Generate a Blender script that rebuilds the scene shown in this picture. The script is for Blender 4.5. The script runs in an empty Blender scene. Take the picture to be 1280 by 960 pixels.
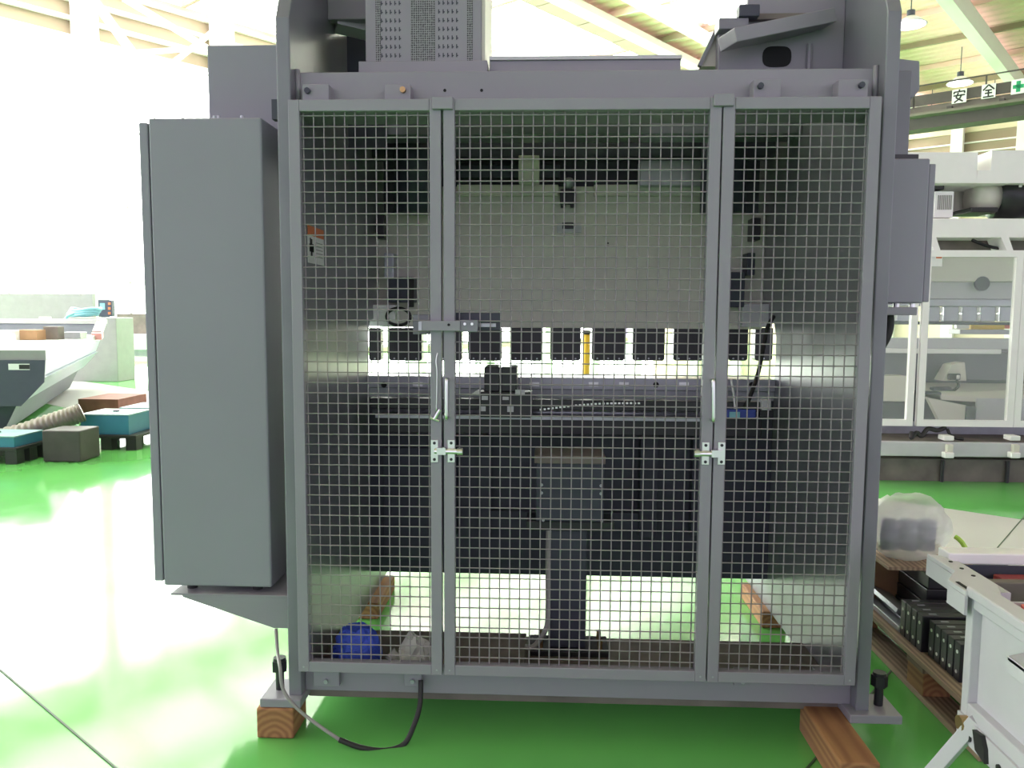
import bpy, math, random
from mathutils import Vector, Matrix
random.seed(7)
C = bpy.context.collection
sc = bpy.context.scene

# ------------------------------------------------------------------ camera
F = 1000.0                                    # focal length in pixels of the 1280 x 960 frame
CAM = Vector((0.0, 0.0, 1.30))
_y = Vector(((684-640)/F, -(389.6-480)/F, -1)).normalized()
_z = Vector((64, 11020, 1000)).normalized(); _z = (_z - _y*_z.dot(_y)).normalized()
_x = _y.cross(_z)
ROT = Matrix((_x, _y, _z))                    # camera axes -> world axes
cd = bpy.data.cameras.new('camera'); cam = bpy.data.objects.new('camera', cd); C.objects.link(cam)
cd.sensor_width = 36; cd.lens = F/1280*36; cd.clip_start = .05; cd.clip_end = 200
cam.matrix_world = Matrix.Translation(CAM) @ ROT.to_4x4()
sc.camera = cam

# ------------------------------------------------------------------ light, exposure
SKY = 1.36; PANE = 11.0; ROOFPANE = 4.5
wd = bpy.data.worlds.new('daylight'); sc.world = wd; wd.use_nodes = True
bg = wd.node_tree.nodes['Background']; bg.inputs[0].default_value = (.97, .92, 1.14, 1); bg.inputs[1].default_value = SKY
sc.view_settings.view_transform = 'Standard'; sc.view_settings.look = 'None'
sc.view_settings.gamma = 1; sc.view_settings.exposure = 0.0; sc.view_settings.use_curve_mapping = False

# ------------------------------------------------------------------ pixel -> point helpers
def ray(px, py): return ROT @ Vector(((px-640)/F, (480-py)/F, -1))
def onY(px, py, Y): d = ray(px, py); return CAM + d*(Y/d.y)
def onZ(px, py, Z): d = ray(px, py); return CAM + d*((Z-CAM.z)/d.z)
def onX(px, py, X): d = ray(px, py); return CAM + d*(X/d.x)
TH = math.radians(38); U = Vector((math.sin(TH), math.cos(TH), 0)); Wv = Vector((-math.cos(TH), math.sin(TH), 0))
def onA(px, py, a): d = ray(px, py); return CAM + d*(a/d.dot(U))
def onB(px, py, b): d = ray(px, py); return CAM + d*(b/d.dot(Wv))
def hall(v): return U*v[0] + Wv*v[1] + Vector((0, 0, v[2]))
def ab(p): return p.dot(U), p.dot(Wv), p.z
def X(px, py, Y): return onY(px, py, Y).x
def Z(px, py, Y): return onY(px, py, Y).z
def rect(x0, y0, x1, y1, Y):                    # picture rectangle on a plane facing us -> x0,x1,z0,z1
    a = onY(x0, (y0+y1)/2, Y); b = onY(x1, (y0+y1)/2, Y); t = onY((x0+x1)/2, y0, Y); d = onY((x0+x1)/2, y1, Y)
    return a.x, b.x, d.z, t.z

# ------------------------------------------------------------------ materials
def mat(name, col, rough=.5, metal=0, noise=.06, scale=8, bump=0, spec=.5, emit=0, alpha=1, trans=0, coat=0):
    m = bpy.data.materials.new(name); m.use_nodes = True; nt = m.node_tree; b = nt.nodes['Principled BSDF']
    b.inputs['Roughness'].default_value = rough; b.inputs['Metallic'].default_value = metal
    b.inputs['Specular IOR Level'].default_value = spec; b.inputs['Coat Weight'].default_value = coat
    c = (*col, 1)
    if noise:
        tc = nt.nodes.new('ShaderNodeTexCoord'); n = nt.nodes.new('ShaderNodeTexNoise')
        n.inputs['Scale'].default_value = scale; n.inputs['Detail'].default_value = 6
        nt.links.new(tc.outputs['Object'], n.inputs['Vector'])
        r = nt.nodes.new('ShaderNodeValToRGB')
        r.color_ramp.elements[0].position = .3; r.color_ramp.elements[1].position = .7
        r.color_ramp.elements[0].color = tuple(max(0, x*(1-noise)) for x in col)+(1,)
        r.color_ramp.elements[1].color = tuple(min(1, x*(1+noise)) for x in col)+(1,)
        nt.links.new(n.outputs['Fac'], r.inputs['Fac']); nt.links.new(r.outputs['Color'], b.inputs['Base Color'])
        if bump:
            bp = nt.nodes.new('ShaderNodeBump'); bp.inputs['Strength'].default_value = bump; bp.inputs['Distance'].default_value = .01
            n2 = nt.nodes.new('ShaderNodeTexNoise'); n2.inputs['Scale'].default_value = scale*6
            nt.links.new(tc.outputs['Object'], n2.inputs['Vector'])
            nt.links.new(n2.outputs['Fac'], bp.inputs['Height']); nt.links.new(bp.outputs['Normal'], b.inputs['Normal'])
    else: b.inputs['Base Color'].default_value = c
    if emit: b.inputs['Emission Color'].default_value = c; b.inputs['Emission Strength'].default_value = emit
    if alpha < 1: b.inputs['Alpha'].default_value = alpha
    if trans: b.inputs['Transmission Weight'].default_value = trans
    return m
M = {}
M['paint'] = mat('grey_machine_paint', (.275, .265, .305), .42, noise=.04, scale=3, bump=.05)
M['cabinet'] = mat('grey_cabinet_paint', (.27, .265, .315), .45, noise=.04, scale=2, bump=.05)
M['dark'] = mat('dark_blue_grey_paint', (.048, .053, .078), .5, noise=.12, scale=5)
M['plate'] = mat('frame_plate_paint', (.20, .20, .232), .3, noise=.1, scale=3)
M['black'] = mat('black_steel', (.018, .018, .022), .35, noise=.2)
M['rubber'] = mat('black_rubber', (.02, .02, .02), .6, noise=.1)
M['cream'] = mat('cream_paint', (.68, .65, .58), .4, noise=.04)
M['lightgrey'] = mat('light_grey_paint', (.56, .55, .59), .45, noise=.03)
M['white'] = mat('white_paint', (.90, .88, .88), .4, noise=.02)
M['chrome'] = mat('zinc_plated_steel', (.75, .76, .74), .28, metal=1, noise=.08)
M['wire'] = mat('galvanised_wire', (.27, .25, .26), .5, metal=.15, noise=.1)
M['brass'] = mat('brass_bolt', (.45, .3, .14), .35, metal=.8, noise=.1)
M['steel'] = mat('bright_steel', (.42, .43, .47), .35, metal=.5, noise=.12)
M['tray'] = mat('dusty_brown_steel', (.17, .145, .13), .6, noise=.25, scale=6)
M['red'] = mat('red_paint', (.75, .10, .06), .4)
M['darkred'] = mat('dark_red_paint', (.30, .05, .05), .45)
M['yellow'] = mat('yellow_paint', (.85, .55, .05), .45)
M['orange'] = mat('orange_print', (.75, .2, .08), .5, noise=0)
M['teal'] = mat('teal_blue_steel', (.04, .20, .30), .5)
M['bluebag'] = mat('blue_cloth_bag', (.05, .10, .62), .6, noise=.25, scale=20, bump=.4)
M['plastic'] = mat('clear_plastic_film', (.85, .84, .80), .25, noise=.05, alpha=.55)
M['wrap'] = mat('white_translucent_plastic', (.88, .90, .86), .3, noise=.05, scale=20, alpha=.42)
M['card'] = mat('brown_cardboard', (.45, .26, .14), .8, noise=.12)
M['ink'] = mat('black_ink', (.02, .02, .02), .6, noise=0)
M['green'] = mat('green_print', (.02, .33, .15), .6, noise=0)
M['paper'] = mat('white_print', (.85, .85, .85), .6, noise=0)
M['hole'] = mat('dark_opening', (.01, .01, .012), .8, noise=0)
M['cable_grey'] = mat('grey_cable', (.30, .29, .28), .5)
M['lime'] = mat('lime_green_strap', (.55, .85, .12), .5)
M['bluecable'] = mat('blue_box_plastic', (.04, .07, .35), .4)
M['hose'] = mat('light_blue_hose', (.25, .55, .62), .5)
M['siding'] = mat('tan_siding', (.34, .26, .19), .7, noise=.1, scale=.6)
M['beige'] = mat('beige_wall_board', (.70, .58, .44), .7, noise=.05, scale=.5)
M['roofsheet'] = mat('cream_roof_sheet', (.97, .63, .58), .6, noise=.05, scale=.4)
M['steelwhite'] = mat('white_structural_steel', (.88, .85, .82), .5, noise=.03, scale=.5)
M['pane'] = mat('daylit_window_pane', (1, 1, 1), .5, noise=0, emit=PANE)
M['roofpane'] = mat('daylit_translucent_roof', (1, 1, .96), .5, noise=0, emit=ROOFPANE)
M['lens'] = mat('lamp_lens', (1, .97, 1), .5, noise=0, emit=6)
M['guardglass'] = mat('clear_guard_panel', (.75, .82, .78), .08, noise=0, alpha=.13)
M['duct'] = mat('flexible_duct', (.24, .21, .18), .5, metal=.3, noise=.15, scale=12)

M['palegrey'] = mat('pale_grey_enamel', (.30, .30, .30), .5, noise=.05)
M['palewhite'] = mat('off_white_enamel', (.48, .48, .48), .5, noise=.05)
M['crate'] = mat('dark_crate_plastic', (.06, .05, .05), .6, noise=.15)
M['skid'] = mat('red_brown_wood', (.24, .10, .075), .75, noise=.2)
def wood(name, c0, c1, rings=True):
    m = bpy.data.materials.new(name); m.use_nodes = True; nt = m.node_tree; b = nt.nodes['Principled BSDF']
    b.inputs['Roughness'].default_value = .75
    tc = nt.nodes.new('ShaderNodeTexCoord'); mp = nt.nodes.new('ShaderNodeMapping'); mp.inputs['Scale'].default_value = (1, .12, 1)
    w = nt.nodes.new('ShaderNodeTexWave'); w.wave_type = 'RINGS' if rings else 'BANDS'; w.rings_direction = 'Y'
    w.inputs['Scale'].default_value = 16; w.inputs['Distortion'].default_value = 4; w.inputs['Detail'].default_value = 3
    r = nt.nodes.new('ShaderNodeValToRGB'); r.color_ramp.elements[0].color = (*c0, 1); r.color_ramp.elements[1].color = (*c1, 1)
    nt.links.new(tc.outputs['Object'], mp.inputs['Vector']); nt.links.new(mp.outputs['Vector'], w.inputs['Vector'])
    nt.links.new(w.outputs['Fac'], r.inputs['Fac']); nt.links.new(r.outputs['Color'], b.inputs['Base Color'])
    return m
M['timber'] = wood('oiled_timber', (.27, .12, .055), (.40, .20, .085))
M['board'] = wood('weathered_board', (.22, .15, .10), (.42, .30, .20), False)

def floor_mat():
    m = bpy.data.materials.new('green_epoxy_floor'); m.use_nodes = True; nt = m.node_tree; L = nt.links; b = nt.nodes['Principled BSDF']
    tc = nt.nodes.new('ShaderNodeTexCoord'); n = nt.nodes.new('ShaderNodeTexNoise'); n.inputs['Scale'].default_value = 1.3; n.inputs['Detail'].default_value = 8
    L.new(tc.outputs['Object'], n.inputs['Vector'])
    r = nt.nodes.new('ShaderNodeValToRGB'); r.color_ramp.elements[0].position = .3; r.color_ramp.elements[1].position = .7
    r.color_ramp.elements[0].color = (.125, .43, .105, 1); r.color_ramp.elements[1].color = (.15, .50, .125, 1)
    L.new(n.outputs['Fac'], r.inputs['Fac']); L.new(r.outputs['Color'], b.inputs['Base Color'])
    n2 = nt.nodes.new('ShaderNodeTexNoise'); n2.inputs['Scale'].default_value = 6; n2.inputs['Detail'].default_value = 5
    L.new(tc.outputs['Object'], n2.inputs['Vector'])
    mr = nt.nodes.new('ShaderNodeMapRange'); mr.inputs[3].default_value = .06; mr.inputs[4].default_value = .15
    L.new(n2.outputs['Fac'], mr.inputs[0]); L.new(mr.outputs[0], b.inputs['Roughness'])
    b.inputs['Specular IOR Level'].default_value = .62
    return m
M['floor'] = floor_mat()
M['lane'] = mat('grey_lane_paint', (.50, .49, .46), .3, noise=.06, scale=1)
M['joint'] = mat('dark_floor_joint', (.05, .10, .05), .6, noise=0)

def perf_mat():
    m = bpy.data.materials.new('perforated_grey_sheet'); m.use_nodes = True; nt = m.node_tree; L = nt.links; b = nt.nodes['Principled BSDF']
    b.inputs['Roughness'].default_value = .45
    tc = nt.nodes.new('ShaderNodeTexCoord'); v = nt.nodes.new('ShaderNodeTexVoronoi'); v.inputs['Scale'].default_value = 150; v.inputs['Randomness'].default_value = .15
    L.new(tc.outputs['Object'], v.inputs['Vector'])
    r = nt.nodes.new('ShaderNodeValToRGB'); r.color_ramp.elements[0].position = .42; r.color_ramp.elements[1].position = .5
    r.color_ramp.elements[0].color = (.05, .05, .06, 1); r.color_ramp.elements[1].color = (.26, .265, .28, 1)
    L.new(v.outputs['Distance'], r.inputs['Fac']); L.new(r.outputs['Color'], b.inputs['Base Color'])
    return m
M['perf'] = perf_mat()

# ------------------------------------------------------------------ mesh builder
class MB:
    def __init__(s): s.v = []; s.f = []
    def add(s, vs, fs):
        k = len(s.v); s.v += [tuple(v) for v in vs]; s.f += [tuple(i+k for i in f) for f in fs]; return s
    def box(s, x0, x1, y0, y1, z0, z1):
        x0, x1 = sorted((x0, x1)); y0, y1 = sorted((y0, y1)); z0, z1 = sorted((z0, z1))
        return s.add([(x0,y0,z0),(x1,y0,z0),(x1,y1,z0),(x0,y1,z0),(x0,y0,z1),(x1,y0,z1),(x1,y1,z1),(x0,y1,z1)],
                     [(0,3,2,1),(4,5,6,7),(0,1,5,4),(1,2,6,5),(2,3,7,6),(3,0,4,7)])
    def hexa(s, p): return s.add(p, [(0,3,2,1),(4,5,6,7),(0,1,5,4),(1,2,6,5),(2,3,7,6),(3,0,4,7)])
    def prism(s, poly, axis, lo, hi):
        def pt(a, b, c): return {'x': (c, a, b), 'y': (a, c, b), 'z': (a, b, c)}[axis]
        n = len(poly); vs = [pt(a, b, lo) for a, b in poly] + [pt(a, b, hi) for a, b in poly]
        area = sum(poly[i][0]*poly[(i+1)%n][1]-poly[(i+1)%n][0]*poly[i][1] for i in range(n))
        flip = (area > 0) ^ (axis == 'y')
        fs = [tuple(range(n)), tuple(range(2*n-1, n-1, -1))] + [(i, n+i, n+(i+1)%n, (i+1)%n) for i in range(n)]
        if flip: fs = [f[::-1] for f in fs]
        return s.add(vs, fs)
    def cyl(s, p0, p1, r, n=12, r2=None):
        p0, p1 = Vector(p0), Vector(p1); d = (p1-p0).normalized(); r2 = r if r2 is None else r2
        a = d.orthogonal().normalized(); b = d.cross(a)
        c = [(math.cos(2*math.pi*i/n), math.sin(2*math.pi*i/n)) for i in range(n)]
        vs = [p0+(a*x+b*y)*r for x, y in c] + [p1+(a*x+b*y)*r2 for x, y in c]
        return s.add(vs, [tuple(range(n-1, -1, -1)), tuple(range(n, 2*n))] + [(i, (i+1)%n, n+(i+1)%n, n+i) for i in range(n)])
    def tube(s, pts, r, n=8, sub=6):
        pts = [Vector(p) for p in pts]
        if sub and len(pts) > 2:
            q = []
            for i in range(len(pts)-1):
                p0, p1, p2, p3 = pts[max(i-1, 0)], pts[i], pts[i+1], pts[min(i+2, len(pts)-1)]
                for k in range(sub):
                    t = k/sub; q.append(.5*((2*p1)+(p2-p0)*t+(2*p0-5*p1+4*p2-p3)*t*t+(3*p1-p0-3*p2+p3)*t**3))
            pts = q+[pts[-1]]
        vs = []; fs = []; a = None; m = len(pts)
        for i, p in enumerate(pts):
            d = (pts[min(i+1, m-1)]-pts[max(i-1, 0)]).normalized()
            a = d.orthogonal().normalized() if a is None else (a-d*a.dot(d)).normalized()
            b = d.cross(a)
            rr = r(i/(m-1)) if callable(r) else r
            vs += [p+(a*math.cos(2*math.pi*k/n)+b*math.sin(2*math.pi*k/n))*rr for k in range(n)]
        for i in range(m-1):
            fs += [(i*n+k, i*n+(k+1)%n, (i+1)*n+(k+1)%n, (i+1)*n+k) for k in range(n)]
        fs += [tuple(range(n-1, -1, -1)), tuple(range((m-1)*n, m*n))]
        return s.add(vs, fs)
    def bar(s, p0, p1, w, h, up=(0, 0, 1)):
        p0, p1 = Vector(p0), Vector(p1); d = (p1-p0).normalized(); sd = d.cross(Vector(up)).normalized(); u2 = sd.cross(d)
        o = [-sd*w/2-u2*h/2, sd*w/2-u2*h/2, sd*w/2+u2*h/2, -sd*w/2+u2*h/2]
        return s.add([p0+k for k in o]+[p1+k for k in o], [(0,1,2,3),(7,6,5,4),(4,5,1,0),(5,6,2,1),(6,7,3,2),(7,4,0,3)])
    def map(s, fn): s.v = [tuple(fn(Vector(v))) for v in s.v]; return s
    def build(s, name, m, parent=None, bevel=0, smooth=False, label=None, cat=None, group=None, kind=None, seg=2):
        n = len(s.v); mn = [min(v[i] for v in s.v) for i in range(3)]; mx = [max(v[i] for v in s.v) for i in range(3)]
        o0 = Vector(((mn[0]+mx[0])/2, (mn[1]+mx[1])/2, mn[2]))
        me = bpy.data.meshes.new(name); me.from_pydata([tuple(Vector(v)-o0) for v in s.v], [], s.f); me.update()
        me.materials.append(M[m] if isinstance(m, str) else m)
        if smooth:
            for p in me.polygons: p.use_smooth = True
        o = bpy.data.objects.new(name, me); C.objects.link(o); place(o, o0, parent)
        if bevel:
            bm = o.modifiers.new('edge', 'BEVEL'); bm.width = bevel; bm.segments = seg; bm.limit_method = 'ANGLE'
        return tag(o, label, cat, group, kind)
WL = {}
def place(o, w, parent=None):
    WL[o.name] = Vector(w)
    if parent: o.parent = parent; o.location = Vector(w)-WL[parent.name]
    else: o.location = w
def tag(o, label=None, cat=None, group=None, kind=None):
    for k, v in (('label', label), ('category', cat), ('group', group), ('kind', kind)):
        if v: o[k] = v
    return o
def thing(name, loc, label, cat, group=None):
    o = bpy.data.objects.new(name, None); C.objects.link(o); o.empty_display_size = .1; place(o, Vector(loc)); return tag(o, label, cat, group)
def dup(o, w, parent=None):
    c = o.copy(); C.objects.link(c); place(c, w, parent); return c
def copy_tree(o, off, parent=None, **kw):
    c = dup(o, WL[o.name]+Vector(off), parent)
    tag(c, **kw)
    for ch in list(o.children): copy_tree(ch, off, c)
    return c
def B(x0, x1, y0, y1, z0, z1): return MB().box(x0, x1, y0, y1, z0, z1)

# ================================================================== THE HALL
def hbox(a0, a1, b0, b1, z0, z1): return MB().box(a0, a1, b0, b1, z0, z1).map(hall)
hbox(-14, 34, -16, 20, -.2, 0).build('floor', 'floor', kind='structure')
hbox(4.15, 5.9, -16, 20, -.01, .002).build('trim_1', 'lane', kind='structure', label='grey painted lane across the green floor')
jn = MB()
for b in (.77, -8.3): jn.box(-6, 34, b-.003, b+.003, -.01, .0032)
for a in (.92, 9.5): jn.box(a-.003, a+.003, -16, 20, -.01, .0032)
jn.map(hall).build('trim_2', 'joint', kind='structure', label='thin dark joints between floor bays')
# wall on the window side (b = 20)
wl = hbox(-14, 34, 20, 20.3, 0, .12).build('wall_left', 'beige', kind='structure')
hbox(-14, 34, 20.1, 20.3, 7.5, 8.95).build('siding_sheet', 'siding', wl)
for i in range(4):
    z = 7.46+i*.42
    hbox(-14, 34, 19.98, 20.1, z, z+.09).build('girt', 'steelwhite', wl)
k = 0
for i in range(14):
    a = 1.0+3.4*(i-4)
    hbox(a, a+.42, 19.45, 19.95, 0, 8.9).build('column', 'steelwhite', wl)
    w = hbox(a+.42, a+3.4, 20.06, 20.1, .12, 7.46).build('window_%d' % (i+1), 'pane', kind='structure')  # the low part of these glowing panes stands in for glare
    fr = MB()
    for q in range(1, 4): fr.box(a+.42+q*.745-.025, a+.42+q*.745+.025, 20.0, 20.06, .12, 7.46)
    for q in range(5): fr.box(a+.42, a+3.4, 20.0, 20.06, .12+q*1.81, .18+q*1.81)
    fr.map(hall).build('window_frame', 'steelwhite', w)
for p, q, wdt in [((114, -4), (190, 99), .26), ((268, 38), (190, 99), .26), ((155, -2), (262, 62), .16), ((165, 66), (258, 60), .12)]:
    s = onB(*p, 19.4); e = onB(*q, 19.4)
    MB().bar(s, e, .1, wdt, up=Wv).build('brace', 'steelwhite', wl)
# wall at the far end (a = 34)
wr = hbox(34, 34.3, -16, 20, 0, 7.0).build('wall_right', 'beige', kind='structure')
hbox(34.1, 34.3, -16, 20, 7.0, 8.0).build('siding_sheet', 'siding', wr)
hbox(34.0, 34.3, -16, 20, 8.0, 8.95).build('wall_board', 'beige', wr)
for z in (7.25, 7.6): hbox(34.0, 34.1, -16, 20, z, z+.05).build('girt', 'steelwhite', wr)
for i in range(16):
    hbox(33.7, 34.0, -14+2.1*i, -13.6+2.1*i, 0, 8.9).build('column', 'steelwhite', wr)
# roof: corrugated sheet, ribs run along b; translucent daylight sheets on the window side
def corr(b0, b1, z):
    m = MB(); pts = []; a = -14.0
    while a < 34: pts += [(a, z), (a+.17, z), (a+.22, z-.06), (a+.38, z-.06)]; a += .43
    n = len(pts)
    m.v = [(x, b0, zz) for x, zz in pts] + [(x, b1, zz) for x, zz in pts]
    m.f = [(i, i+1, n+i+1, n+i) for i in range(n-1)]
    return m.map(hall)
rf = corr(-16, 8.3, 9.12).build('ceiling', 'roofsheet', kind='structure')
corr(8.3, 10.6, 9.12).build('translucent_sheet', 'roofpane', rf)
corr(10.6, 13.05, 9.12).build('roof_sheet', 'roofsheet', rf)
corr(13.05, 20.3, 9.12).build('translucent_sheet', 'roofpane', rf)
for i in range(19):
    a = -12+2.5*i; hbox(a, a+.09, -16, 20, 8.9, 9.05).build('purlin', 'siding' if i % 2 else 'roofsheet', rf)
for b in (-12.5, -8.2, -3.9, .4, 4.7, 8.0, 16.2):
    hbox(-14, 34, b, b+.3, 8.42, 8.9).build('rafter', 'steelwhite', rf)
for i in range(56): hbox(-14+.86*i, -13.16+.86*i, 12.4, 13.05, 8.86-.01*(i % 2), 8.9).build('roof_panel', 'siding', rf)
hbox(-14, 34, 11.95, 12.35, 8.72, 8.9).build('eave_beam', 'steelwhite', rf)
hbox(-14, 34, 10.6, 10.95, 8.72, 8.9).build('eave_beam', 'steelwhite', rf)

# ================================================================== THE GREY PRESS BRAKE, SEEN FROM BEHIND
Y0 = 2.33                                       # rear edge of the side plates
YF = 2.29                                       # face of the wire guard
XL0, XL1, XR0, XR1 = -.782, -.742, .930, .969
pb = thing('press_brake', (.09, 2.33, .07), 'dark grey press brake seen from behind its three wire mesh guard panels', 'machine')
prof = [(Y0, .12), (2.44, .12), (2.44, .07), (3.72, .07), (3.72, .98), (3.32, 1.0), (3.30, 1.05), (3.30, 1.20), (3.34, 1.26), (3.72, 1.28),
        (3.72, 2.75), (2.62, 2.75), (Y0, 2.13)]
for x0, x1, s in ((XL0, XL1, -1), (XR0, XR1, 1)):
    sf = MB().prism(prof, 'x', x0, x1).build('side_frame', 'plate', pb, bevel=.004)
    # foot plates and levelling bolts, front and back
    xo = -.862 if s < 0 else 1.055; xi = XL1+.006 if s < 0 else .903
    for ya, yb in ((2.30, 2.44), (3.50, 3.66)):
        if ya < 3: B(xo, xi, ya, yb, .096, .122).build('foot_plate', 'paint', sf, bevel=.003)
        else: B(xo, x0 if s < 0 else x1, ya, yb, .096, .122).build('foot_plate', 'paint', sf, bevel=.003)
        bx = -.822 if s < 0 else 1.012; by = (ya+yb)/2
        bo = MB().cyl((bx, by, .05 if ya > 3 else .122), (bx, by, .20), .013, 12)
        bo.cyl((bx, by, .182), (bx, by, .215), .024, 6).cyl((bx, by, .213), (bx, by, .224), .019, 12)
        bo.build('levelling_bolt', 'black', sf)
# ---- rails between the plates
yr = 2.385
zt = Z(700, 88, yr); zb = Z(700, 141, yr)
tr = B(XL1, XR0, yr, yr+.14, zb, zt).build('top_rail', 'paint', pb, bevel=.003)
for px0, px1, py0, bpx, bpy_, bm_ in ((378, 411, 105, 385, 114, 'dark'), (481, 513, 105, 504, 113, 'brass'), (942, 976, 99, 950, 108, 'dark'), (1048, 1085, 99, 1076, 107, 'dark')):
    x0, x1, z0, z1 = rect(px0, py0, px1, 127, 2.335)
    B(x0, x1, 2.335, yr, z0-.02, z1).build('bracket', 'paint', tr, bevel=.002)
    c = onY(bpx, bpy_, 2.335)
    MB().cyl((c.x, 2.323, c.z), (c.x, 2.335, c.z), .0085, 8).cyl((c.x, 2.3225, c.z), (c.x, 2.324, c.z), .004, 6).build('bolt', bm_, tr)
for px in (556, 602):
    c = onY(px, 113, yr); MB().cyl((c.x, yr-.0012, c.z), (c.x, yr+.004, c.z), .0045, 10).build('bolt_hole', 'hole', tr)
for x in (XL1+.006, XR0-.006): MB().cyl((x, yr-.004, zb+.03), (x, yr-.004, zt+.006), .008, 8).build('weld_bead', 'paint', tr, smooth=True)
zb2 = Z(700, 871, 2.37)
br = B(XL1, XR0, 2.37, 2.40, zb2, .203).build('bottom_rail', 'paint', pb, bevel=.003)
for px0, px1 in ((392, 424), (505, 527), (918, 938), (1018, 1058)):
    x0, x1, z0, z1 = rect(px0, 838, px1, 858, 2.345)
    B(x0, x1, 2.345, 2.37, z0, z1).build('bracket', 'paint', br, bevel=.002)
    c = onY((px0+px1)/2, 851, 2.345); MB().cyl((c.x, 2.336, c.z), (c.x, 2.345, c.z), .007, 6).build('bolt', 'steel', br)
# ---- base tray, drive column
bt = B(XL1, XR0, 2.40, 2.83, .085, .118).build('base_tray', 'tray', pb, bevel=.003)
x0 = X(640, 800, 2.70)
B(XL1, X(657, 800, 2.66), 2.56, 2.78, .118, .150).build('raised_cover', 'tray', pb, bevel=.003)
co = onZ(710, 808, .12); yc = 2.66
def pxr(a, b, c, d, Y, y1, name, m, par=pb, bevel=.003, **k):
    x0, x1, z0, z1 = rect(a, b, c, d, Y); return B(x0, x1, Y, y1, z0, z1).build(name, m, par, bevel=bevel, **k)
x0, x1, z0, z1 = rect(661, 800, 762, 815, yc)
cb = B(x0, x1, yc, yc+.14, .118, .138).build('column_base', 'black', pb, bevel=.003)
for px in (676, 751):
    for dy in (.03, .11):
        c = onY(px, 800, yc); MB().cyl((c.x, yc+dy, .138), (c.x, yc+dy, .170), .008, 8).build('bolt', 'brass', cb)
x0, x1, z0, z1 = rect(686, 650, 733, 800, yc+.03)
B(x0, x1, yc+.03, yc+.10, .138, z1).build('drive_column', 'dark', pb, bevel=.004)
c = onY(686, 660, yc+.02); e = onY(660, 805, yc)
hz = MB().tube([(c.x, yc+.03, c.z), (X(685, 700, yc), yc+.03, Z(685, 700, yc)), (X(685, 770, yc), yc+.03, Z(685, 770, yc)), (X(682, 790, yc), yc+.02, Z(682, 790, yc)), (X(668, 800, yc), yc, .155), (X(657, 802, yc), yc-.01, .156)], .009)
hz.build('drive_cable', 'cable_grey', pb, smooth=True)
mb_ = pxr(670, 572, 755, 652, yc, yc+.16, 'drive_box', 'dark')
pxr(668, 570, 757, 580, yc-.01, yc+.17, 'drive_box_lid', 'tray')
for px, py in ((677, 606), (677, 616), (751, 607), (751, 617), (679, 650), (752, 651)):
    c = onY(px, py, yc); MB().cyl((c.x, yc-.006, c.z), (c.x, yc, c.z), .005, 6).build('bolt', 'steel', mb_)
pxr(658, 652, 768, 664, yc+.02, yc+.14, 'drive_flange', 'black')
# ---- lower beam (bed)
YB = 3.28
bz = Z(700, 472, YB); bz0 = Z(700, 721, YB)
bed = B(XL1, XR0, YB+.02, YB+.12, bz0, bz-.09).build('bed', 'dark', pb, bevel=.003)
B(XL1, XR0, YB, YB+.14, bz-.05, bz).build('table_rail', 'steel', bed, bevel=.003)
B(XL1, XR0, YB+.015, YB+.12, bz-.09, bz-.05).build('table_step', 'steel', bed, bevel=.002)
for px in (522, 668, 742, 780, 855):
    x0, x1, z0, z1 = rect(px-6, 478, px+6, 483, YB-.004); o = B(x0, x1, YB-.004, YB+.004, z0, z1).build('slot_plate', 'chrome', bed)
    B((x0+x1)/2-.005, (x0+x1)/2+.005, YB-.006, YB, z0+.003, z1-.003).build('slot', 'hole', o) if False else None
for px in (820, 480, 940): 
    c = onY(px, 481, YB); MB().cyl((c.x, YB-.002, c.z), (c.x, YB+.01, c.z), .012, 12).build('bolt_hole', 'hole', bed)
for px0, px1, dy in ((600, 612, .0), (556, 570, .02), (800, 822, 0), (866, 888, .02)):
    x0, x1, z0, z1 = rect(px0, 545, px1, 672, YB-.06); B(x0, x1, YB-.06+dy, YB+.02, z0, z1).build('bed_rib', 'dark', bed, bevel=.003)
pxr(612, 640, 800, 662, YB-.03, YB+.02, 'bed_step', 'dark', bed)
pxr(480, 560, 545, 700, YB-.004, YB+.02, 'bed_cover', 'dark', bed)
# ---- back gauge
YG = 2.95
gz = Z(700, 505, YG)
bgp = B(X(462, 505, YG), X(962, 505, YG), YG, YG+.05, Z(700, 513, YG), Z(700, 500, YG)).build('back_gauge_beam', 'black', pb, bevel=.003)
MB().cyl((X(462, 517, YG), YG+.06, Z(700, 518, YG)), (X(962, 517, YG), YG+.06, Z(700, 518, YG)), .012, 14).build('linear_rail', 'steel', bgp, smooth=True)
B(X(470, 540, YG), X(955, 540, YG), YG+.03, YG+.12, Z(700, 545, YG), Z(700, 521, YG)).build('gauge_body', 'black', bgp, bevel=.003)
B(X(470, 540, YG), X(890, 540, YG), YG-.01, YG+.03, Z(700, 524.5, YG), Z(700, 521, YG)).build('gauge_lip', 'steel', bgp)
pxr(600, 490, 665, 522, YG-.06, YG+.02, 'gauge_carriage', 'black', bgp)
for a, b in ((605, 624), (626, 646)):
    f = pxr(a, 459, b, 490, YG-.05, YG+.10, 'gauge_finger', 'black', bgp, bevel=.005)
for q in ((644, 487, 656, 494), (602, 495, 610, 500), (628, 496, 636, 500), (601, 508, 607, 514), (634, 508, 642, 515)):
    pxr(*q, YG-.064, YG-.058, 'gauge_plate', 'lightgrey', bgp, bevel=0)
MB().hexa([onY(588, 494, YG), onY(600, 494, YG), onY(600, 494, YG)+Vector((0, .02, 0)), onY(588, 494, YG)+Vector((0, .02, 0)),
           onY(596, 488, YG), onY(600, 487, YG), onY(600, 487, YG)+Vector((0, .02, 0)), onY(596, 488, YG)+Vector((0, .02, 0))]).build('gauge_wedge', 'white', bgp)
ch = MB()
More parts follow.
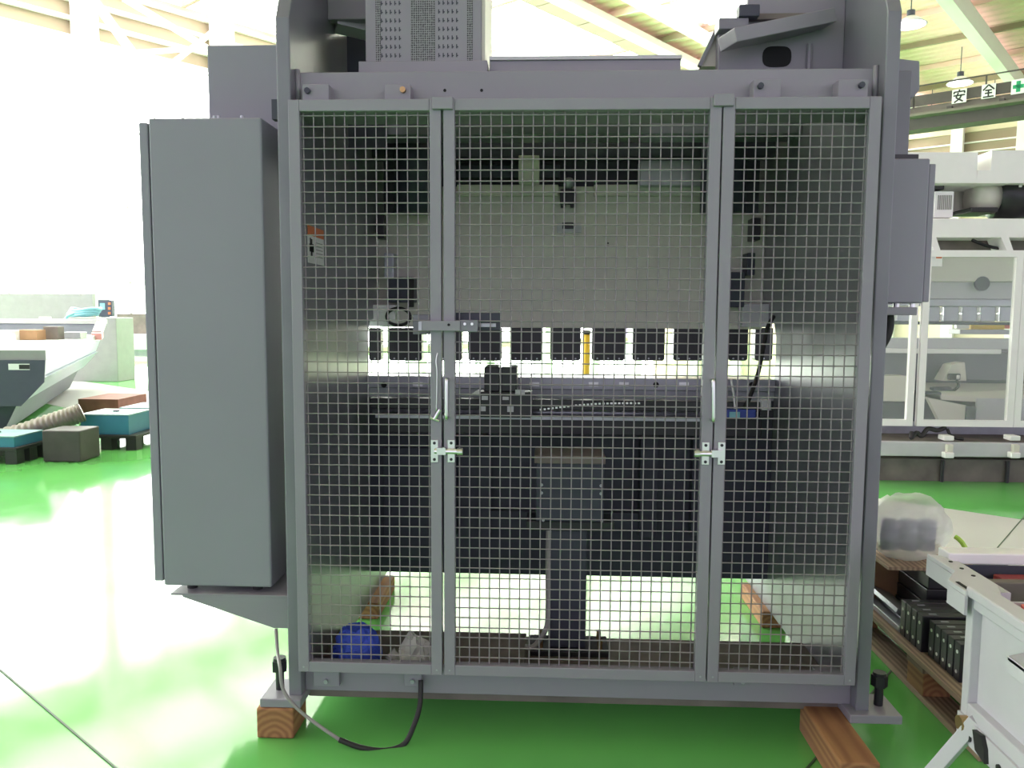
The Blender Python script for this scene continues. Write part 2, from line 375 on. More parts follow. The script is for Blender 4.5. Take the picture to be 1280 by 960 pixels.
for i in range(26):
    px = 676+i*4.9; py = 512-8*math.sin(min(1, i/20)*math.pi/2); c = onY(px, py, YG-.02); ch.box(c.x-.004, c.x+.004, YG-.025, YG-.015, c.z-.003, c.z+.003)
ch.build('spring_coil', 'chrome', bgp, kind='stuff')
# junction box with two cables at the right end
jb = pxr(908, 512, 945, 523, YG-.03, YG+.03, 'junction_box', 'bluecable', bgp)
pxr(912, 515, 925, 522, YG-.034, YG-.03, 'junction_label', 'hose', bgp, bevel=0)
pxr(952, 500, 964, 513, YG-.02, YG+.02, 'sensor_block', 'lightgrey', bgp)
pxr(950, 513, 967, 522, YG-.02, YG+.02, 'sensor_base', 'black', bgp)
MB().tube([onY(930, 513, YG-.01), onY(937, 497, YG), onY(948, 465, YG+.05), onY(955, 430, YG+.1), onY(960, 408, YG+.15), onY(967, 396, YG+.2)], .008).build('signal_cable', 'rubber', bgp, smooth=True)
MB().tube([onY(914, 474, YG), onY(917, 492, YG), onY(919, 513, YG)], .004).build('signal_cable', 'white', bgp, smooth=True)
# ---- upper beam (ram)
YR = 3.50
def rp(pts, Y): return [(onY(a, b, Y).x, onY(a, b, Y).z) for a, b in pts]
xl, xr = XL1+.004, XR0-.004
zs = Z(700, 268, YR); zt_ = Z(700, 233, YR); zlo = Z(700, 410, YR)
ram = MB().prism([(xl, zlo), (xr, zlo), (xr, zs), (X(905, 250, YR), zs), (X(905, 250, YR), zt_), (X(538, 250, YR), zt_), (X(538, 250, YR), zs), (xl, zs)], 'y', YR, YR+.09).build('ram', 'cream', pb, bevel=.003)
x0 = X(572, 240, YR); x1 = X(698, 240, YR)
B(x0, x1, YR-.03, YR, Z(700, 246, YR), Z(700, 232, YR)).build('ram_lip', 'cream', ram, bevel=.004)
B(X(742, 240, YR), X(882, 240, YR), YR-.03, YR, Z(700, 246, YR), Z(700, 232, YR)).build('ram_lip', 'cream', ram, bevel=.004)
B(xl, X(928, 240, YR), YR-.05, YR+.1, Z(700, 232, YR), Z(700, 222, YR)).build('ram_ledge', 'plate', ram, bevel=.003) if False else None
pxr(700, 236, 720, 254, YR-.05, YR, 'lift_hook_base', 'black', ram)
c = onY(711, 232, YR-.05)
MB().cyl((c.x, YR-.06, c.z+.012), (c.x, YR-.0, c.z+.012), .022, 16).build('lift_hook', 'steel', ram, smooth=True)
for px in (704, 716): pxr(px-3, 254, px+3, 259, YR-.04, YR, 'hook_tooth', 'black', ram)
np_ = pxr(696, 279, 727, 291, YR-.008, YR, 'maker_plate', 'lightgrey', ram)
pxr(703, 278, 717, 286, YR-.012, YR-.008, 'scale_window', 'black', ram)
for py in (304, 308): c = onY(760, py, YR); MB().cyl((c.x, YR-.001, c.z), (c.x, YR+.003, c.z), .004, 8).build('bolt_hole', 'hole', ram)
# tool holders hung below the ram
for a, b in ((461, 476), (486, 527), (546, 577), (585, 627), (638, 678), (688, 726), (740, 781), (791, 831), (842, 882), (889, 903), (911, 935), (944, 966)):
    x0, x1, z0, z1 = rect(a, 410, b, 451, YR+.01)
    h = MB().prism([(x0, z1), (x0, z0+.008), (x0+.008, z0), (x1-.008, z0), (x1, z0+.008), (x1, z1)], 'y', YR+.01, YR+.07).build('tool_holder', 'black', ram, bevel=.002)
    n = max(1, int((b-a)/12))
    for i in range(n):
        xx = x0+(x1-x0)*(i+.5)/n
        MB().cyl((xx, YR+.004, z0+.010), (xx, YR+.012, z0+.010), .004, 6).build('clamp_screw', 'steel', h)
# guide blocks either side
for a, b, c_, d, y, m in ((460, 381, 494, 408, YR-.10, 'white'), (928, 380, 966, 409, YR-.08, 'lightgrey')):
    pxr(a, b, c_, d, y, YR, 'ram_end_block', m, ram, bevel=.004)
for q, m in (((484, 346, 517, 378), 'dark'), ((480, 316, 492, 348), 'steel'), ((912, 340, 931, 384), 'dark'), ((934, 316, 944, 344), 'dark'), ((470, 268, 480, 298), 'black'), ((941, 272, 951, 300), 'black')):
    pxr(*q, YR-.09, YR, 'guide_bracket', m, ram)
pxr(510, 348, 517, 384, YR-.095, YR-.08, 'guide_strip', 'rubber', ram)
rg = MB(); cc = onY(498, 396, YR-.13)
rg.tube([(cc.x+.050*math.cos(t*math.pi/9), YR-.13, cc.z+.036*math.sin(t*math.pi/9)) for t in range(19)], .007, sub=3).build('coiled_cable', 'rubber', ram, smooth=True)
# structure above the ram: cross beam, cylinder mounts
cbm = B(XL1, XR0, 3.05, 3.2, Z(700, 168, 3.05), Z(700, 128, 3.05)).build('cross_beam', 'plate', pb, bevel=.003)
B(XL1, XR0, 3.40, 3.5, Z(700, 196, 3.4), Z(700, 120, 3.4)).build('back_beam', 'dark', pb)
B(XL1, XR0, 3.64, 3.68, Z(700, 285, 3.64), Z(700, 100, 3.64)).build('backlight_blocker', 'dark', pb)  # dark sheet added to stop light coming through above the ram
pxr(648, 194, 674, 226, 3.3, 3.4, 'stop_post', 'cream', pb)
pxr(572, 206, 700, 222, 3.45, 3.55, 'oil_tray', 'dark', pb)
pxr(800, 200, 884, 232, 3.42, 3.52, 'oil_tray', 'steel', pb)
pxr(520, 235, 546, 264, 3.30, 3.40, 'cylinder_foot', 'tray', pb)
for px in (520, 905):
    c = onY(px, 200, 3.3); MB().cyl((c.x, 3.3, Z(px, 266, 3.3)), (c.x, 3.3, 2.12), .09, 24).build('hydraulic_cylinder', 'dark', pb, smooth=True)
# ---- wire guard panels
zgt, zgb = Z(700, 122.5, YF), Z(700, 848, YF)
def gx(px): return X(px, 480, YF)
# panel edges measured at mid height
pan = [(X(359.5, 125, YF), X(551, 140, YF)), (X(554, 140, YF), X(902.5, 140, YF)), (X(904.5, 140, YF), X(1103, 120, YF))]
TB = .032; panels = []
for i, (x0, x1) in enumerate(pan):
    m = MB(); y1 = YF+.03
    m.box(x0, x0+TB, YF, y1, zgb, zgt).box(x1-TB, x1, YF, y1, zgb, zgt).box(x0+TB, x1-TB, YF, y1, zgb, zgb+TB).box(x0+TB, x1-TB, YF, y1, zgt-TB, zgt)
    g = m.build('guard_panel', 'paint', pb, bevel=.002); panels.append(g)
    wm = MB(); P = .0298; r = .0019; yw = YF+.017
    n = int((x1-x0-2*TB)/P); off = (x1-x0-2*TB-n*P)/2
    for k in range(n+1):
        xx = x0+TB+off+k*P; wm.cyl((xx, yw, zgb+TB-.005), (xx, yw, zgt-TB+.005), r, 6)
    nz = int((zgt-zgb-2*TB)/(P*1.02))
    for k in range(nz+1):
        zz = zgt-TB-.010-k*P*1.02
        if zz > zgb+TB: wm.cyl((x0+TB-.005, yw-.0036, zz), (x1-TB+.005, yw-.0036, zz), r, 6)
    wm.build('wire_mesh', 'wire', g, kind='stuff')
    for px in (x0+.016, x1-.016): MB().cyl((px, YF-.0008, zgb+.016), (px, YF+.003, zgb+.016), .003, 8).build('rivet', 'steel', g)
gl, gm, gr = panels
for a, b, t in ((540, 566, 122), (893, 918, 118)):
    x0, x1, z0, z1 = rect(a, t, b, t+14, YF-.012); B(x0, x1, YF-.012, YF+.03, z0, z1+.003).build('joint_clip', 'paint', pb, bevel=.002)
# handles
for px, y0, y1 in ((559.5, 474, 521), (889.5, 475, 524)):
    a = onY(px, y0, YF); b = onY(px, y1, YF)
    MB().tube([(a.x, YF+.002, a.z), (a.x, YF-.02, a.z), (a.x, YF-.026, a.z-.008), (b.x, YF-.026, b.z+.008), (b.x, YF-.02, b.z), (b.x, YF+.002, b.z)], .0055, sub=4).build('handle', 'chrome', gm, smooth=True)
# barrel latches
def latch(lx, rx, y, knob_left, par):
    for px in (lx, rx):
        x0, x1, z0, z1 = rect(px-4.5, y-14, px+4.5, y+14, YF-.004)
        o = B(x0, x1, YF-.004, YF, z0, z1).build('latch_plate', 'chrome', par, bevel=.001)
        for dz in (.012, -.012):
            zc = (z0+z1)/2+dz*2.0; MB().cyl(((x0+x1)/2, YF-.006, zc), ((x0+x1)/2, YF-.003, zc), .0045, 8).build('screw', 'black', par)
    a = onY(lx-(11 if knob_left else 0), y, YF-.012); b = onY(rx+(0 if knob_left else 11), y, YF-.012)
    m = MB().cyl((a.x, YF-.012, a.z), (b.x, YF-.012, a.z), .0075, 10)
    kx = a.x if knob_left else b.x; m.cyl((kx-.008, YF-.012, a.z), (kx+.008, YF-.012, a.z), .0105, 12)
    m.box(X(lx+4, y, YF), X(rx-6, y, YF), YF-.02, YF-.004, a.z-.009, a.z+.011) if not knob_left else m.box(X(lx+6, y, YF), X(rx, y, YF), YF-.02, YF-.004, a.z-.009, a.z+.011)
    m.build('latch_bolt', 'chrome', par, smooth=False)
latch(543, 564, 564, False, gl); latch(882, 902, 567, True, gr)
# interlock switch across the left joint
yi = YF-.02
pxr(526, 401, 575, 413.5, yi, YF, 'interlock_bar', 'paint', gl, bevel=.001)
pxr(523, 402, 527, 413, yi-.002, YF, 'interlock_cap', 'steel', gl, bevel=0)
c = onY(561, 406, yi); MB().cyl((c.x, yi-.002, c.z), (c.x, yi+.002, c.z), .004, 8).build('pin_hole', 'hole', gl)
sw = pxr(568.5, 391, 626, 413, YF+.035, YF+.06, 'switch_bracket', 'dark', gm, bevel=.002)
s2 = pxr(575, 400, 597, 415, YF-.012, YF+.035, 'switch_body', 'plate', gm, bevel=.002)
pxr(597, 404, 620, 409, YF+.028, YF+.036, 'switch_key', 'steel', gm, bevel=.001)
for px in (581, 590): c = onY(px, 405, YF-.012); MB().cyl((c.x, YF-.015, c.z), (c.x, YF-.012, c.z), .004, 8).build('screw', 'chrome', gm)
pxr(516, 393, 540, 418, YF+.035, YF+.06, 'switch_box', 'plate', gl, bevel=.002)
# T-handled pin hung on a wire
a = onY(546.5, 447, YF-.006); b = onY(545.5, 515, YF-.006)
MB().tube([onY(547, 441, YF-.004), onY(545, 452, YF-.006), a+(b-a)*.3, b], .0018, n=6).build('pin_wire', 'chrome', gl, smooth=True)
MB().cyl(onY(538, 522, YF-.008), onY(549, 526, YF-.008), .004, 8).cyl(onY(543, 524, YF-.008), onY(550, 512, YF-.008), .0055, 8).build('tee_pin', 'chrome', gl)
# ---- warning sticker on the inner face of the left plate
def sticker_pt(px, py): p = onX(px, py, XL1); return p
st = [sticker_pt(*p) for p in ((384, 281), (404, 290), (404, 321), (385, 315))]
y_a, y_b = st[0].y, st[1].y; zt2, zb3 = st[0].z, st[0].z-.115
ws = B(XL1, XL1+.0012, y_a, y_b, zb3, zt2).build('warning_sticker', 'paper', pb, label='white warning sticker with an orange header')
B(XL1, XL1+.0018, y_a, y_b, zt2-.03, zt2).build('sticker_header', 'orange', ws)
ic = MB().box(XL1, XL1+.002, y_a+.015, y_a+.06, zb3+.035, zb3+.06).box(XL1, XL1+.002, y_a+.028, y_a+.045, zb3+.02, zb3+.075).box(XL1, XL1+.002, y_a+.02, y_a+.03, zb3+.055, zb3+.078)
ic.build('sticker_pictogram', 'ink', ws)
ln = MB()
for i in range(5): ln.box(XL1, XL1+.0018, y_a+.08, y_b-.015, zb3+.022+i*.011, zb3+.0245+i*.011)
ln.build('sticker_lines', 'cable_grey', ws)

# ---- electrical cabinet on the left flank
YC = 2.40
x0 = X(192, 440, YC); x1 = X(329, 440, YC); zt3, zb4 = Z(260, 147, YC), Z(260, 733, YC)
# edges measured near the bottom so that the vertical convergence fits
x0 = X(205, 700, YC); x1 = X(326, 700, YC)
x0 = X(190, 300, YC); x1 = X(330, 300, YC)
cabn = B(x0, x1, YC, YC+.62, zb4, zt3).build('electrical_cabinet', 'cabinet', pb, bevel=.006, label='grey electrical cabinet')
B(x0-.032, x0-.004, YC+.004, YC+.61, zb4+.012, zt3-.012).build('cabinet_door', 'cabinet', cabn, bevel=.004)
B(x0-.004, x0, YC+.02, YC+.6, zb4+.02, zt3-.02).build('door_gasket', 'rubber', cabn)
for px in (263, 268, 298): c = onY(px, 146, YC); MB().cyl((c.x, YC+.03, zt3), (c.x, YC+.03, zt3+.012), .006, 8).build('bolt', 'steel', cabn)
B(x0+.06, x0+.12, YC+.05, YC+.5, zt3, zt3+.008).build('cable_gland_plate', 'cabinet', cabn, bevel=.003)
zsh = Z(300, 742, YC)
for px in (232, 315):
    for yy in (YC+.03, YC+.5):
        c = onY(px, 736, YC); MB().cyl((c.x, yy+.02, zsh), (c.x, yy+.02, zb4+.004), .016, 16).build('rubber_foot', 'rubber', cabn)
YS = 2.39
sh = B(X(213, 741, YS), XL0, YS, YS+.60, zsh-.006, zsh).build('cabinet_shelf', 'paint', pb, bevel=.001)
gp = [(X(228, 742, YS), zsh-.006), (X(228, 746, YS), Z(228, 746, YS)), (X(342, 785, YS), Z(342, 785, YS)), (XL0, Z(342, 785, YS)), (XL0, zsh-.006)]
MB().prism(gp, 'y', YS, YS+.006).build('shelf_gusset', 'paint', sh)
MB().prism(gp, 'y', YS+.594, YS+.60).build('shelf_gusset', 'paint', sh)
for px in (231, 315):
    c = onY(px, 745, YS); MB().cyl((c.x, YS+.05, zsh-.014), (c.x, YS+.05, zsh-.004), .007, 6).build('bolt', 'brass', sh)
c = onY(354, 747, YS-.006); MB().cyl((XL0, YS-.01, c.z), (XL0-.006, YS-.01, c.z), .02, 16).build('flange_nut', 'dark', sh)
# upper box behind the cabinet
YU = 2.62
x0, x1, z0, z1 = rect(260, 56, 352, 170, YU)
ub = B(x0, XL0, YU, YU+.5, z0, z1).build('tank_cover', 'cabinet', pb, bevel=.004)
x0, x1, z0, z1 = rect(339.5, 124, 343.5, 149, 2.40); B(x0, XL0, 2.40, 2.43, z0, z1).build('stop_lug', 'dark', pb)
# ---- control box on the right flank
YK = 2.50
x1 = X(1158, 300, YK); z1, z0 = Z(1135, 198, YK), Z(1135, 379, YK)
kb = B(XR1+.004, x1, YK, YK+.34, z0, z1).build('control_box', 'cabinet', pb, bevel=.005, label='small grey control box')
B(x1+.003, x1+.022, YK+.01, YK+.33, z0+.004, z1-.014).build('control_box_door', 'cabinet', kb, bevel=.003)
B(XR1+.004, X(1152, 196, YK), YK+.02, YK+.2, z1, z1+.016).build('control_box_lid', 'black', kb)
zk = Z(1130, 384, YK-.02)
ks = B(XR1, X(1147, 388, YK-.02), YK-.02, YK+.3, Z(1130, 394, YK-.02), zk).build('control_shelf', 'paint', pb, bevel=.003)
for px in (1122, 1142):
    c = onY(px, 382, YK+.03); MB().cyl((c.x, YK+.04, zk), (c.x, YK+.04, z0+.002), .009, 10).build('standoff', 'chrome', ks)
MB().tube([onY(1112, 394, YK+.05), onY(1112, 408, YK+.05), onY(1108, 422, YK+.05), onY(1100, 436, YK+.06)], .014).build('conduit', 'rubber', ks, smooth=True)
YV = 2.78
x0, x1, z0, z1 = rect(1112, 70, 1150, 118, YV)
vt = MB().prism([(XR1, Z(1120, 64, YV)), (X(1150, 76, YV), Z(1150, 76, YV)), (X(1150, 112, YV), Z(1150, 112, YV)), (X(1142, 122, YV), Z(1142, 122, YV)), (XR1, Z(1142, 122, YV))], 'y', YV, YV+.3).build('valve_cover', 'cabinet', pb, bevel=.004)
pxr(1110, 88, 1138, 194, YV-.06, YV+.12, 'valve_bracket', 'plate', pb)

# ---- on top of the machine
yt = 2.47; zr = zt
x0, x1, z0, z1 = rect(448, 76, 609, 88, yt)
tp = B(x0, x1, yt, yt+.42, zt+.002, Z(520, 76, yt)).build('cover_tray', 'paint', pb, bevel=.002)
zb5 = Z(520, 76, yt)
x0, x1 = X(456.5, 40, yt+.02), X(602, 40, yt+.02)
pc = B(x0, x1, yt+.02, yt+.32, zb5, zb5+.55).build('pump_cover', 'paint', pb, bevel=.004, label='perforated pump cover')
for a, b in ((468, 474), (512, 543), (583, 590)):
    B(X(a, 40, yt), X(b, 40, yt), yt+.0185, yt+.021, zb5+.004, zb5+.545).build('perforated_band', 'perf', pc)
pm = MB()
for a in (487, 558):
    pass
for base in (475.5, 547):
    for cx in range(5):
        for rz in range(22):
            px = base+cx*5.6+.8; zz = zb5+.016+rz*.0255
            xx = X(px, 40, yt+.02); pm.box(xx, xx+.003, yt+.0188, yt+.021, zz, zz+.012).box(xx+.003, xx+.006, yt+.0188, yt+.021, zz+.003, zz+.006)
pm.build('louvre_slots', 'dark', pc, kind='stuff')
B(x1, x1+.010, yt+.03, yt+.33, zb5, zb5+.55).build('lit_cover_side', 'cream', pc)  # cream colour stands in for the warm light on this side
x0 = X(612, 76, yt+.02); x1 = X(851, 76, yt+.02)
fc = B(x0, x1, yt+.02, yt+.5, zt+.006, Z(730, 75, yt+.02)).build('top_cover', 'paint', pb, bevel=.002)
B(x0, x1+.002, yt+.012, yt+.5, Z(730, 75, yt+.02), Z(730, 70.5, yt+.02)).build('cover_lip', 'lightgrey', fc)
# right cylinder mount
YM = 2.66
mz = Z(960, 86, YM)
mp_ = MB().prism([(X(898, 90, YM), zt-.02), (XR0, zt-.02), (XR0, 2.75), (X(936, 0, YM), 2.75), (X(934, 18, YM), Z(934, 18, YM)), (X(898, 36, YM), Z(898, 36, YM))], 'y', YM, YM+.04).build('cylinder_mount', 'paint', pb, bevel=.003)
x0, x1, z0, z1 = rect(953, 58, 989, 84, YM)
ov = MB(); pts = [((x0+x1)/2+(x1-x0)/2*math.copysign(abs(math.cos(t*math.pi/12))**.55, math.cos(t*math.pi/12)), (z0+z1)/2+(z1-z0)/2*math.copysign(abs(math.sin(t*math.pi/12))**.7, math.sin(t*math.pi/12))) for t in range(24)]
ov.prism(pts, 'y', YM-.003, YM+.003).build('oval_hole', 'hole', mp_)
MB().bar((X(909, 54, YM-.12), YM-.12, Z(909, 50, YM-.12)), (X(1035, 22, YM-.04), YM-.02, Z(1035, 22, YM-.04)), .10, .042).build('stay_bar', 'paint', pb, bevel=.003)
B(X(1030, 22, YM-.06), XR0-.0, YM-.05, YM-.01, Z(1030, 28, YM-.06), Z(1030, 16, YM-.06)).build('stay_lug', 'paint', pb) if False else None
pxr(899, 22, 936, 36, YM-.05, YM+.02, 'mount_ledge', 'plate', pb)
pxr(935, 16, 1025, 24, YM-.02, YM+.01, 'mount_shim', 'tray', pb)
pxr(924, 5, 950, 20, YM-.06, YM-.02, 'pipe_block', 'dark', pb)
c = onY(1012, 70, YM-.01); MB().cyl((c.x, YM-.008, zt-.01), (c.x, YM-.008, Z(1012, 56, YM)), .008, 8).build('weld_bead', 'paint', pb)
MB().prism(rp([(875, 84), (898, 36), (898, 84)], YM+.06), 'y', YM+.05, YM+.3).build('mount_gusset', 'cream', pb)
MB().bar(onY(874, 83, YM+.04), onY(898, 32, YM+.04), .02, .012).build('gusset_edge', 'plate', pb)
# left cylinder mount, mirrored, partly behind the pump cover
YM2 = 2.74
ml = MB().prism([(XL1, Z(440, 24, YM2)), (X(480, 24, YM2), Z(440, 24, YM2)), (X(480, 24, YM2), 2.75), (XL1, 2.75)], 'y', YM2, YM2+.04).build('cylinder_mount', 'paint', pb, bevel=.003)
MB().bar(onY(420, 30, YM2+.06), onY(480, 44, YM2+.12), .10, .03).build('stay_bar', 'lightgrey', pb)  # lighter grey than its twin paints in the light falling on the bar
B(XL1, X(480, 60, 3.0), 3.0, 3.03, 1.9, 2.3).build('mount_back', 'dark', pb)

# ================================================================== THINGS AROUND THE MACHINE FEET
def timber(x0, x1, y0, y1, z1, label, **k):
    return B(x0, x1, y0, y1, 0, z1).build('timber_block', 'timber', bevel=.006, label=label, cat='timber block', group='timber blocks under the grey press brake', **k)
timber(-.872, -.758, 2.295, 2.43, .0955, 'short brown timber block under the foot plate with the looping cable')
timber(.80, .908, 2.09, 2.435, .0955, 'long orange-brown timber block sticking out from under the right foot plate')
timber(-.80, -.70, 3.25, 3.62, .069, 'dark timber block under the far left end of the grey press brake')
timber(.90, 1.0, 3.25, 3.62, .069, 'dark timber block under the far right end of the grey press brake')
# cable looping down from the shelf to the bottom rail
pts = [onY(345, 786, 2.40), onY(347, 815, 2.36), onY(350, 834, 2.285), onY(354, 862, 2.27), onY(372, 886, 2.26), onY(400, 908, 2.25), onY(425, 925, 2.25)]
MBc = MB().tube(pts, .0055)
lc = thing('power_cable', (-.7, 2.3, 0), 'cable looping below the wire guard, grey at one end and black at the other', 'cable')
MBc.build('grey_length', 'cable_grey', lc, smooth=True)
MB().tube([onY(424, 924.5, 2.25), onY(450, 934, 2.25), onY(480, 938, 2.26), onY(505, 930, 2.28), onY(518, 905, 2.30), onY(525, 880, 2.32), onY(526, 850, 2.345)], .0082).build('black_length', 'rubber', lc, smooth=True)

def blob(cx, cy, z0, rx, ry, h, seed, n=14, k=9, rough=.12, pow_=.7):
    rnd = random.Random(seed); m = MB(); vs = []; fs = []
    for j in range(k):
        t = j/(k-1); r = math.sin(math.pi*(t*.86+.07))**pow_
        for i in range(n):
            a = 2*math.pi*i/n; q = r*(1+rnd.uniform(-rough, rough))
            vs.append((cx+rx*q*math.cos(a), cy+ry*q*math.sin(a), z0+h*t*(1+(rnd.uniform(-rough, rough) if j > 1 else 0)*.5)))
    for j in range(k-1):
        fs += [(j*n+i, j*n+(i+1)%n, (j+1)*n+(i+1)%n, (j+1)*n+i) for i in range(n)]
    fs += [tuple(range(n-1, -1, -1)), tuple(range((k-1)*n, k*n))]
    return m.add(vs, fs)
c = onY(446, 800, 2.47)
blob(c.x, 2.475, .119, .078, .055, .165, 3, n=20, k=12, rough=.08, pow_=.4).build('blue_bag', 'bluebag', smooth=False, label='blue cloth bag on the base tray behind the wire mesh', cat='bag')
c = onY(507, 800, 2.46); cl = blob(c.x+.028, 2.475, .119, .055, .045, .14, 9, rough=.30)
cl.tube([(c.x-.052, 2.465, .205), (c.x-.035, 2.465, .19), (c.x-.02, 2.475, .185), (c.x+.02, 2.475, .19)], lambda t: .022-.03*t*(1-t), sub=3)
cl.build('plastic_bag', 'plastic', label='crumpled clear plastic bag beside the blue bag', cat='bag')

# ================================================================== PALLET OF DIES, RIGHT OF THE MACHINE
pal = thing('wooden_pallet', (1.75, 2.9, 0), 'weathered wooden pallet loaded with black steel dies', 'pallet')
PX0, PX1, PY0, PY1, PZ = 1.268, 2.25, 2.28, 3.35, .135
for x in (PX0, 1.71, 2.15): B(x, x+.10, PY0, PY1, .001, .019).build('bottom_board', 'board', pal, bevel=.002)
for x in (PX0, 1.71, 2.15):
    for y in (PY0, 2.64, 3.23): B(x+.004, x+.096, y, y+.12, .019, .098).build('block', 'timber', pal, bevel=.003)
for y in (PY0, 2.64, 3.23): B(PX0, PX1, y, y+.12, .098, .116).build('stringer_board', 'board', pal, bevel=.002)
for i in range(8):
    x = PX0+i*.127; B(x, x+.093, PY0, PY1, .116, PZ).build('deck_board', 'board', pal, bevel=.002)
die_i = 0
def die_block(x0, x1, y0, y1, z0, z1, label, group=None):
    d = thing('die_block', ((x0+x1)/2, (y0+y1)/2, z0), label, 'steel die', group)
    B(x0, x1, y0, y1, z0, z1).build('body', 'black', d, bevel=.003)
    for k in range(2):
        yy = (y0+y1)/2; MB().cyl((x0-.0015, yy, z0+.03+k*(z1-z0-.06)), (x0+.002, yy, z0+.03+k*(z1-z0-.06)), .006, 10).build('bolt_hole', 'chrome', d)
    MB().box(x0+.03, x0+.055, (y0+y1)/2-.004, (y0+y1)/2+.004, z1-.001, z1+.0012).box(x0+.15, x0+.175, (y0+y1)/2-.004, (y0+y1)/2+.004, z1-.001, z1+.0012).build('stamp_mark', 'steel', d)
    return d
for i in range(9):
    y = 2.50+i*.043+(.012 if i > 4 else 0)
    die_block(1.315 if i < 5 else 1.30, 1.60, y, y+.038, PZ, PZ+(.125 if i < 5 else .130), ['die block at the end of the upright row nearest the light grey cart', 'second upright die block from the cart end of the row', 'third upright die block from the cart end of the row', 'fourth upright die block from the cart end of the row', 'fifth upright die block from the cart end, last before the gap in the row', 'sixth upright die block from the cart end, first after the gap in the row', 'seventh upright die block from the cart end of the row', 'eighth upright die block from the cart end of the row', 'upright die block at the far end of the row, next to the flat slabs'][i], 'upright die blocks')
for i in range(4):
    B(1.40+.004*i, 1.78, 2.93, 3.17, PZ+i*.052, PZ+.050+i*.052).build('die_slab', 'black', bevel=.003, label='flat black die slab in the short stack behind the upright blocks, %s' % ('bottom one', 'second from the bottom', 'second from the top', 'top one')[i], cat='steel die', group='stacked die slabs')
# slanted and flat steel bars near the far edge
MB().hexa([(1.30, 2.93, .20), (1.37, 2.93, .165), (1.37, 3.20, .165), (1.30, 3.20, .20), (1.305, 2.93, .215), (1.39, 2.93, .18), (1.39, 3.20, .18), (1.305, 3.20, .215)]).build('steel_bar', 'steel', label='flat steel bar tilted against the die slabs on the pallet', cat='steel bar', group='steel bars on the pallet')
for k, (x, y) in enumerate(((1.30, 2.90), (1.345, 2.92))):
    B(x, x+.035, y, y+.30, PZ+.0005, PZ+.022).build('steel_bar', 'steel', bevel=.002, label=('flat steel bar lying along the pallet edge', 'flat steel bar lying beneath the tilted bar')[k], cat='steel bar', group='steel bars on the pallet')
cbx = B(1.285, 1.70, 3.22, 3.345, PZ, PZ+.17)
cbx.build('cardboard_box', 'card', bevel=.004, label='brown cardboard box at the far edge of the pallet', cat='box')
B(1.285, 1.62, 2.98, 3.30, PZ+.2085, PZ+.2205).build('wooden_board', 'board', label='thin wooden board laid over the die slabs under the plastic bundle', cat='board')
# plastic wrapped bundle
wb = thing('plastic_bundle', (1.42, 3.14, PZ+.221), 'white plastic bag wrapped round a bundle of purple-grey rolls on the pallet load', 'bundle')
zz = PZ+.221
for x in (1.335, 1.405, 1.475): MB().cyl((x, 3.10, zz+.035), (x, 3.10, zz+.15), .033, 16).build('roll', mat('purple_grey_roll', (.22, .22, .33), .6), wb, smooth=True)
blob(1.41, 3.12, zz, .155, .12, .235, 21, n=26, k=14, rough=.09, pow_=.45).build('wrap_film', 'wrap', wb, smooth=True)
MB().tube([(1.55, 3.05, zz+.01), (1.60, 3.03, zz+.03), (1.575, 3.03, zz+.085), (1.56, 3.05, zz+.10)], .009, sub=2).build('lime_strap', 'lime', wb)

# ================================================================== LIGHT GREY CART
ct = thing('parts_cart', (1.2, 1.75, 0), 'light grey steel cart with a rimmed side panel, holding red parts', 'cart')
CX = .985; cy1 = 1.86; cy0 = 1.15; cz0, cz1 = .365, .655; cx1 = 1.75
t = .022
sp = MB().box(CX, CX+.03, cy1-.028, cy1, cz0, cz1).box(CX, CX+.03, cy0, cy0+.028, cz0, cz1).box(CX, CX+.03, cy0+.028, cy1-.028, cz0, cz0+.035).box(CX, CX+.03, cy0+.028, cy1-.028, cz1-.03, cz1)
sp.build('side_frame', 'lightgrey', ct, bevel=.003)
B(CX+.022, CX+.028, cy0+.02, cy1-.02, cz0+.03, cz1-.02).build('side_panel', 'lightgrey', ct)
B(CX+.03, cx1, cy1-.012, cy1-.003, cz0, cz1-.02).build('end_panel', 'lightgrey', ct)
B(CX+.03, cx1, cy0, cy1-.012, cz0+.002, cz0+.012).build('floor_panel', 'lightgrey', ct)
B(CX-.014, CX+.035, cy0, cy1-.02, cz1-.002, cz1+.022).build('top_rail', 'lightgrey', ct, bevel=.005)
pl = MB().prism([(CX-.02, cy1-.03), (CX+.05, cy1-.05), (CX+.08, cy1+.02), (CX+.075, cy1+.16), (CX+.06, cy1+.24), (CX+.028, cy1+.26), (CX+.03, cy1+.12), (CX-.02, cy1+.05)], 'z', cz1+.0, cz1+.012)
hb = pl.build('hinge_arm', 'lightgrey', ct, bevel=.002)
MB().prism([(CX-.02, cy1-.03), (CX-.013, cy1-.03), (CX-.013, cy1+.05), (CX+.034, cy1+.125), (CX+.034, cy1+.26), (CX+.028, cy1+.26), (CX+.028, cy1+.12), (CX-.02, cy1+.05)], 'z', cz1-.045, cz1).build('arm_flange', 'lightgrey', ct)
for i in range(3): MB().cyl((CX+.055, cy1+.08+.055*i, cz1+.011), (CX+.055, cy1+.08+.055*i, cz1+.0135), .005, 10).build('screw_hole', 'hole', ct)
B(CX-.012, CX-.004, cy1-.02, cy1+.03, cz1+.0125, cz1+.014).build('slot', 'hole', ct)
# second bracket on the side
MB().prism([(CX-.045, 1.52), (CX, 1.50), (CX, 1.63), (CX-.045, 1.61)], 'z', cz1-.055, cz1-.045).box(CX-.045, CX-.040, 1.52, 1.61, cz1-.08, cz1-.045).build('side_bracket', 'lightgrey', ct, bevel=.002)
